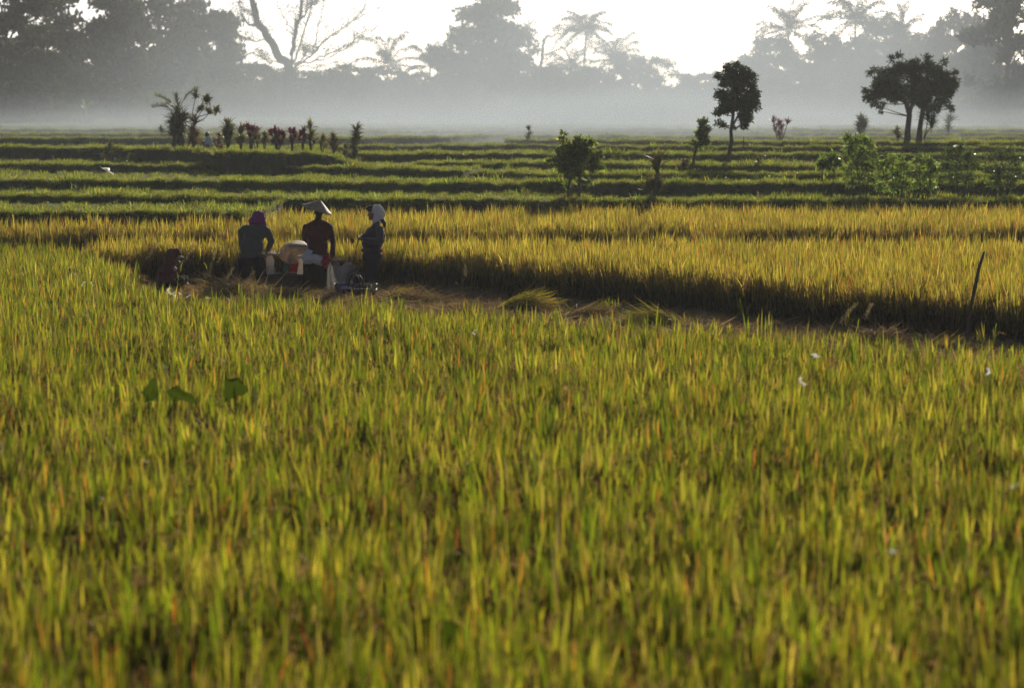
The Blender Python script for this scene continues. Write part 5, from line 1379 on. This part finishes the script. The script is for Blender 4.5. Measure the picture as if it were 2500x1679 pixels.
def far_tree(label, key, px, top, wpx, Y, rot):
    base = ground(px, Y); H = at(px, top, Y)[2] - base[2]
    W = wpx / FPX * Y
    ref = {'round': 8.4, 'tall': 6.4, 'open': 9.6, 'dense': 8.2, 'bushy': 9.0, 'ragged': 7.6}[key]
    t = thing('tree', label, 'tree', base, WG)
    t.rotation_euler = (0, 0, rot); t.scale = (W / ref, W / ref, H / 10.0)
    for nm, me in zip(('crown', 'trunk'), VAR[key]):
        o = bpy.data.objects.new(nm, me); COL.objects.link(o); o.parent = t
for i, (lb, key, px, top, wpx, Y) in enumerate((
    ('dark feathery tree at the far left edge of the wood', 'open', 20, -70, 360, 255),
    ('dark layered tree behind the left edge one', 'dense', 75, 40, 260, 270),
    ('round dark tree with a sunlit right edge at the left of the wood', 'bushy', 128, 112, 130, 250),
    ('lower bushy tree stepping down right of the round dark one', 'bushy', 200, 165, 110, 252),
    ('tall feathery tree with sky showing through its top left', 'open', 165, -60, 330, 300),
    ('dense dark tree with a straight trunk left of the palm clump', 'tall', 290, -40, 210, 285),
    ('lacy tree whose leaves let the sky sparkle through, left', 'ragged', 385, -70, 290, 310),
    ('pale dense tree behind the palm clump', 'dense', 350, 120, 220, 320),
    ('broad leafy tree to the left of the great forked tree', 'round', 505, -35, 240, 330),
    ('olive bushy tree under the left limb of the forked tree', 'bushy', 520, 120, 200, 335),
    ('low layered tree left of the forked trunk', 'open', 610, 150, 170, 338),
    ('broad low dome of leaves just right of the forked tree', 'round', 870, 132, 230, 352),
    ('layered tree between the two leaning palms', 'open', 1010, 172, 150, 358),
    ('hazy bushy tree under the drooping palm', 'bushy', 930, 190, 200, 356),
    ('great hazy cone-shaped tree at the centre of the wood', 'tall', 1195, -25, 240, 352),
    ('left shoulder of leaves beside the great cone-shaped tree', 'ragged', 1130, 55, 150, 358),
    ('right shoulder of leaves beside the great cone-shaped tree', 'ragged', 1262, 55, 120, 357),
    ('lacy hazy tree left of the bare crooked tree', 'open', 1085, 105, 140, 362),
    ('low hazy trees behind the bare crooked tree', 'bushy', 1330, 150, 170, 365),
    ('hazy bushy tree beneath the tall slim palm', 'bushy', 1440, 155, 170, 368),
    ('dense pale tree below the shaggy palm heads', 'dense', 1530, 130, 180, 366),
    ('small-crowned hazy tree right of the shaggy palms', 'ragged', 1610, 138, 110, 372),
    ('low hazy tree at the gap in the treeline', 'bushy', 1690, 172, 130, 375),
    ('pale tree just behind the round-crowned tree', 'round', 1760, 150, 130, 345),
    ('sloping leafy tree at the left of the right-hand wood', 'dense', 1890, 80, 190, 315),
    ('hazy dense tree between the two right-hand palms', 'dense', 2000, 72, 200, 305),
    ('mid-height hazy tree left of the broad double-trunked tree', 'bushy', 1960, 195, 190, 285),
    ('rounded tall tree behind the broad double-trunked tree', 'round', 2200, 45, 230, 300),
    ('tall rounded tree with lacy top right of the palms', 'dense', 2330, 15, 210, 285),
    ('dark massive tree at the right edge of the wood', 'dense', 2455, -60, 240, 225),
    ('bluish tree half hidden behind the massive right one', 'tall', 2400, 40, 180, 262),
    ('mid-height tree with pale edge right of the broad tree', 'bushy', 2370, 140, 190, 255),
    ('mid-height dark tree filling the far left below the feathery crowns', 'dense', 30, 130, 240, 290),
    ('mid-height shadowy tree right of the straight-trunked one', 'dense', 300, 110, 250, 315),
    ('mid-height shadowy tree left of the palm clump', 'bushy', 235, 70, 240, 330),
    ('tall ragged tree between the sparkling crown and the broad leafy one', 'ragged', 470, -10, 220, 345),
    ('mid-height hazy tree behind the olive bushy one', 'dense', 450, 110, 230, 350),
    ('hazy mid-height tree behind the fork of the great tree', 'dense', 690, 160, 240, 352),
    ('hazy tree filling in behind the low dome', 'bushy', 790, 165, 190, 356),
    ('hazy tree rising behind the centre left of the cone-shaped tree', 'dense', 1150, 120, 220, 368),
    ('hazy tree filling in below the right shoulder of the cone-shaped tree', 'dense', 1270, 140, 190, 369),
    ('hazy tree below the low shaggy palm', 'dense', 1390, 180, 190, 374),
    ('rounded hazy tree behind the left palm of the right-hand wood', 'dense', 1850, 125, 200, 330),
    ('tall hazy tree behind the middle palm of the right-hand wood', 'dense', 2060, 110, 240, 330),
    ('hazy tree filling in right of the broad double-trunked tree', 'dense', 2290, 80, 240, 315),
    ('tall hazy tree filling the gap right of the middle palm', 'dense', 2155, 30, 200, 325),
    ('feathery hazy tree above the olive bushy one', 'open', 570, 30, 130, 352),
    ('tall leafy tree behind the lone right-hand palm', 'ragged', 2105, 90, 170, 312),
)):
    far_tree(lb, key, px, top, wpx, Y, (i * 2.4) % 6.28)

# ---- low growth under the wood (stuff)
bp = []
for i in range(4):
    r = np.random.default_rng(700 + i); b = MB()
    for q in range(9):
        c = np.array((r.uniform(-1.4, 1.4), r.uniform(-1.2, 1.2), r.uniform(.3, 2.2))); n = 90
        d = r.normal(size=(n, 3)); d /= np.linalg.norm(d, axis=1)[:, None]
        V, F = leaf_cards(c + d * (r.uniform(.4, .8) * r.random(n) ** .4)[:, None], r.uniform(.2, .45, n), r, aspect=.55)
        b.add(V, F, np.repeat(pick_cols(r, n, FG + (np.array((.09, .10, .03)),), (2, 2, 2, 1)), 4, 0))
    bp.append(b.mesh('thicket_clump', M_FARLEAF))
r9 = np.random.default_rng(91)
n = 620
px = r9.uniform(-400, 2900, n)
yb = np.interp(px, (-400, 0, 300, 600, 1000, 1700, 2000, 2300, 2600, 2900), (248, 248, 280, 325, 345, 355, 300, 255, 222, 220))
Y = yb + r9.uniform(0, 1, n) ** 1.5 * 70
s = r9.uniform(.8, 1.9, n) + (Y - yb) / 70 * 1.2
scatter('undergrowth', 'hazy thicket of bushes along the foot of the far wood', np.column_stack((fan_x(px, Y), Y, zt(px, Y) - .2)), r9.uniform(0, 6.28, n), np.column_stack((s * 1.2, s * 1.2, s)), r9.integers(0, 4, n), bp)

# ---- palms
def palm(label, px, crown_py, Y, R, nf, r, droop=1.6, lean=0.0, up=.25, trunk_r=.16):
    base = ground(px - lean, Y); c = at(px, crown_py, Y)
    t = thing('coconut_palm', label, 'palm', base, 'palms of the far wood')
    u = np.linspace(0, 1, 9)
    P = base + (c - base) * np.column_stack((u ** 1.6, u, u))
    MB().tube(P, trunk_r * (1.25 - .5 * u), 8).build('trunk', M_BARK, t, smooth=True)
    b = MB()
    for i in range(nf):
        az = i * 2.399 + r.normal(0, .15)
        th = up + 1.75 * (i / nf) ** 1.2 + r.normal(0, .12); L = R * r.uniform(.85, 1.15)
        n = 16; s = np.linspace(0, 1, n); ang = th + .72 * droop * s ** 1.8 * r.uniform(.7, 1.1)
        Q = c + np.column_stack((np.cumsum(np.sin(ang)) * L / n * math.cos(az), np.cumsum(np.sin(ang)) * L / n * math.sin(az), np.cumsum(np.cos(ang)) * L / n))
        b.tube(Q, np.linspace(.06, .015, n), 4, C=FG[1])
        q = np.repeat(Q[2:], 9, 0) + r.normal(0, .1, (9 * (n - 2), 3)); m_ = len(q)
        side = np.tile((1, -1), m_ // 2 + 1)[:m_]
        b.add(*ribbons(q, az + side * r.uniform(.5, 1.2, m_), r.uniform(1.2, 2.0, m_), r.uniform(.3, 1.0, m_), R * .24 * r.uniform(.6, 1.1, m_), .15, 4, cA=FG[0] * r.uniform(.8, 1.3, (m_, 1)), cB=FG[2]))
    b.build('crown', M_FARLEAF, t)
rq = np.random.default_rng(171)
palm('palm with long arching separate fronds right of the forked tree', 946, 160, 338, 5.6, 15, rq, droop=1.9, up=.1)
palm('smaller palm leaning beside the cone-shaped tree', 1050, 165, 345, 4.2, 14, rq, droop=1.5, up=.1)
palm('tallest slim palm standing clear against the white sky', 1432, 76, 360, 4.3, 24, rq, droop=1.7, lean=12, trunk_r=.17)
palm('shaggy broad palm right of the tall slim palm', 1500, 150, 355, 4.6, 22, rq, droop=1.6)
palm('low shaggy palm under the tall slim palm', 1395, 172, 358, 4.0, 20, rq, droop=1.6)
palm('palm at the left end of the right-hand wood', 1925, 75, 305, 4.8, 20, rq, droop=1.5)
palm('tall shaggy palm in the middle of the right-hand wood', 2088, 52, 296, 4.8, 24, rq, droop=1.6)
palm('palm with a single upright spear above the rounded trees', 2200, 78, 300, 3.8, 14, rq, droop=1.5, up=.0)

# ---- the great forked tree and the bare crooked tree
def branchy(name, label, px, Y, limbs, r, leaf=.3, dens=26, cols=FG, fine=2):
    base = ground(px, Y); k = FPX / Y
    t = thing(name, label, 'tree', base, WG)
    bt = MB(); bf = MB()
    pt = lambda x, y, d=0.0: at(x, y, Y) + np.array((0, d, 0))
    for pts, r0, r1, leafy in limbs:
        P = np.array([pt(*q) for q in pts])
        u = np.linspace(0, 1, len(P)); uu = np.linspace(0, 1, 3 * len(P))
        Q = np.column_stack([np.interp(uu, u, P[:, i]) for i in range(3)]); Q[1:-1] += r.normal(0, .12, Q[1:-1].shape)
        bt.tube(Q, np.linspace(r0, r1, len(Q)), 7)
        if leafy >= 0:
            for j in range(len(Q) // 3, len(Q)):
                for _ in range(fine):
                    d = r.normal(size=3); d[2] = abs(d[2]) * .8 + .1; d /= np.linalg.norm(d)
                    d = d + (Q[-1] - Q[0]) / np.linalg.norm(Q[-1] - Q[0]) * .8; d /= np.linalg.norm(d)
                    L = r.uniform(1.2, 3.0); T = np.array([Q[j], Q[j] + d * L * .5 + r.normal(0, .12, 3), Q[j] + d * L])
                    bt.tube(T, (max(.03, r1 * .7), .025, .015), 4)
                    n = r.poisson(dens * leafy)
                    if n:
                        w_ = T[1] + (T[2] - T[1]) * r.random((n, 1)) * 1.15 + r.normal(0, .28, (n, 3)) * (1.6, 1.6, .6)
                        V, F = leaf_cards(w_, leaf * r.uniform(.6, 1.2, n), r, aspect=.5); bf.add(V, F, np.repeat(pick_cols(r, n, cols, (2, 2, 1)), 4, 0))
    bt.build('trunk', M_BARK, t, smooth=True); bf.build('crown', M_FARLEAF, t)
branchy('forked_tree', 'great forked tree with a thick leaning limb and thin spreading branches', 702, 322, [
    ([(702, 300), (704, 240), (706, 190), (704, 155)], .75, .6, -1), ([(722, 300), (720, 250), (728, 215)], .35, .25, -1),
    ([(704, 160), (684, 140), (664, 110), (645, 75), (622, 40), (612, -20), (600, -60)], .62, .38, .6), ([(640, 70), (610, 60), (590, 40), (585, 0)], .2, .08, 1.2), ([(655, 95), (630, 100), (600, 95)], .12, .05, 1.2),
    ([(708, 160), (716, 120), (722, 80), (735, 40), (740, -30)], .36, .2, 1.2), ([(730, 50), (748, 30), (760, 10)], .16, .06, 2.2), ([(722, 80), (712, 70), (700, 50), (690, 30)], .08, .03, .3),
    ([(714, 155), (728, 120), (745, 70), (760, 20), (770, -30)], .16, .06, .25), ([(718, 160), (755, 140), (768, 110), (776, 70), (790, 10)], .16, .04, .2), ([(755, 142), (780, 115), (820, 80), (860, 55), (895, 35)], .13, .03, .25), ([(770, 118), (800, 95), (850, 60), (890, 20)], .09, .03, .22),
    ([(720, 165), (760, 150), (810, 130), (850, 112), (880, 100)], .14, .04, .7), ([(765, 150), (800, 145), (840, 120), (885, 85)], .09, .03, .5), ([(715, 165), (760, 165), (790, 172), (820, 165)], .1, .04, .5), ([(700, 165), (680, 150), (660, 152), (640, 140)], .12, .05, 1.0), ([(720, 162), (735, 150), (745, 135), (742, 132)], .12, .06, 1.4)], np.random.default_rng(181), fine=2)
branchy('crooked_tree', 'bare crooked tree with a flat leafy top left of the tall slim palm', 1312, 348, [
    ([(1310, 300), (1312, 220), (1318, 175), (1326, 140), (1325, 115), (1334, 92)], .3, .18, -1), ([(1328, 108), (1322, 95), (1305, 78), (1290, 72)], .08, .03, 1.0), ([(1334, 92), (1350, 86), (1380, 80), (1392, 76)], .12, .05, 2.4), ([(1330, 95), (1342, 82), (1362, 66), (1385, 62)], .08, .03, .8),
    ([(1326, 136), (1345, 128), (1368, 124), (1392, 108), (1408, 96)], .12, .04, .4), ([(1345, 128), (1356, 110), (1362, 95)], .06, .03, .2), ([(1322, 160), (1340, 140), (1350, 132)], .08, .03, .4), ([(1320, 170), (1335, 160), (1348, 150)], .07, .03, 1.0)], np.random.default_rng(182), fine=1)

# ---- banana plants along the foot of the wood
M_BAN = leaf_mat('banana_leaf', trans=.5, gloss=.06, vary=.05)
def banana(label, px, Y, H, r, col=(.13, .17, .035)):
    base = ground(px, Y)
    t = thing('banana_plant', label, 'banana plant', base, 'banana plants at the foot of the wood')
    MB().tube([base + (0, 0, -.1), base + (.05, 0, H * .25), base + (0, 0, H * .48)], (.16, .13, .09), 8, C=(.08, .09, .03)).build('stem', M_BAN, t, smooth=True)
    for i in range(6):
        b = MB()
        b.add(*ribbons([base + (0, 0, H * .45)], [i * 2.4 + r.normal(0, .2)], [r.uniform(.1, .5)], [r.uniform(.4, 1.5)], [H * r.uniform(.5, .68)], [H * .16], 9, twist=[r.uniform(-.9, .9)], cA=np.array(col) * r.uniform(.8, 1.2), base_w=.1))
        b.build('leaf', M_BAN, t, smooth=True)
rb = np.random.default_rng(191)
for lb, px, Y, H in (('banana plant glowing green left of the palm clump', 365, 242, 3.6), ('banana plant with two lit leaves behind the palm clump', 412, 244, 3.4), ('lone banana plant low on the far left terrace', 210, 238, 2.6), ('pale banana plant under the drooping palm', 905, 322, 4.2), ('hazy banana plant left of the cone-shaped tree', 1075, 318, 4.4), ('bright hazy banana plant below the cone-shaped tree', 1120, 316, 4.2), ('broad-leaved hazy banana plant below the cone-shaped tree', 1165, 317, 4.4), ('faint banana plant below the bare crooked tree', 1240, 318, 3.8), ('faint banana plant right of the bare crooked tree', 1320, 319, 4.4), ('pale banana plant at the right edge of the fields', 2325, 235, 3.0), ('pale banana plant left of the drooping palm', 825, 320, 3.4)):
    banana(lb, px, Y, H, rb)
for lb, px, Y, cl, h in (('small round hazy tree standing alone below the shaggy palms', 1620, 300, [(0, 34, 9, 0), (-5, 28, 7, 0), (6, 30, 8, 0)], 0), ('dark hazy bush on the far bund below the crooked tree', 1342, 300, [(0, 12, 9, 0), (-6, 8, 7, 0), (7, 9, 7, 0)], 0), ('lower hazy bush right of the dark one on the far bund', 1392, 302, [(0, 6, 6, 0), (-5, 4, 5, 0), (6, 4, 5, 0)], 0)):
    leafy_tree('hazy_bush', lb, px, Y, [[(0, -2, .08), (0, 14, .06), (0, 26, .04)] if 'tree' in lb else [(0, -2, .08), (0, 4, .06), (0, 7, .04)]], cl, .35, 420, (FG, (2, 2, 1)), rb, cat='bush', srad=.04)
# ------------------------------------------------------------------ haze: one even closed box of air round the scene
def volume_mat(name, col, dens, g):
    m, t = nodes_of(name)
    v = t.nodes.new('ShaderNodeVolumePrincipled')
    v.inputs['Color'].default_value = (*col, 1)
    v.inputs['Density'].default_value = dens
    v.inputs['Anisotropy'].default_value = g
    o = t.nodes.new('ShaderNodeOutputMaterial')
    t.links.new(v.outputs[0], o.inputs['Volume'])
    return m
hz = MB().box((0, 275, 24.2), (330, 300, 25.7)).build('haze', volume_mat('haze_air', (.93, .96, 1.0), HAZE_D, .35))
tag(hz, kind='stuff'); hz['label'] = 'thin morning haze filling the valley'

def smoke_mat(name, col, dens, g, seed):
    m, t = nodes_of(name)
    N, Lk = t.nodes.new, t.links.new
    tc = N('ShaderNodeTexCoord')
    ln = N('ShaderNodeVectorMath'); ln.operation = 'LENGTH'; Lk(tc.outputs['Object'], ln.inputs[0])
    fo = N('ShaderNodeMapRange'); fo.interpolation_type = 'SMOOTHSTEP'
    fo.inputs[1].default_value = .15; fo.inputs[2].default_value = 1.0; fo.inputs[3].default_value = 1; fo.inputs[4].default_value = 0
    Lk(ln.outputs['Value'], fo.inputs[0])
    nz = N('ShaderNodeTexNoise'); nz.inputs['Scale'].default_value = 3.6; nz.inputs['Detail'].default_value = 3
    mp = N('ShaderNodeMapping'); mp.inputs['Location'].default_value = (seed, seed * 2, 0); mp.inputs['Scale'].default_value = (1, 1, .7)
    Lk(tc.outputs['Object'], mp.inputs[0]); Lk(mp.outputs[0], nz.inputs['Vector'])
    mr = N('ShaderNodeMapRange'); mr.inputs[1].default_value = .3; mr.inputs[2].default_value = .7; mr.inputs[3].default_value = .15 * dens; mr.inputs[4].default_value = 1.85 * dens
    Lk(nz.outputs[0], mr.inputs[0])
    mu = N('ShaderNodeMath'); mu.operation = 'MULTIPLY'; Lk(fo.outputs[0], mu.inputs[0]); Lk(mr.outputs[0], mu.inputs[1])
    v = N('ShaderNodeVolumePrincipled'); v.inputs['Color'].default_value = (*col, 1); v.inputs['Anisotropy'].default_value = g
    Lk(mu.outputs[0], v.inputs['Density'])
    o = N('ShaderNodeOutputMaterial'); Lk(v.outputs[0], o.inputs['Volume'])
    return m
for q, (c, r_, d_) in enumerate((((9, 250, 4), (62, 120, 40), .0068), ((8, 200, 2.2), (72, 100, 11), .0038), ((4, 150, 2.6), (58, 54, 3.6), .017))):
    sm = MB().ellipsoid((0, 0, 0), (1, 1, 1), nu=40, nv=24).build('smoke', smoke_mat('smoke_air', (.84, .92, 1.0), d_, .1, q * 3.3), smooth=True)
    sm.location = c; sm.scale = r_
    tag(sm, kind='stuff'); sm['label'] = ('tall bank of pale smoke in front of the middle of the far wood', 'low sheet of smoke drifting below the far wood', 'thin ground mist lying over the far terraces')[q]
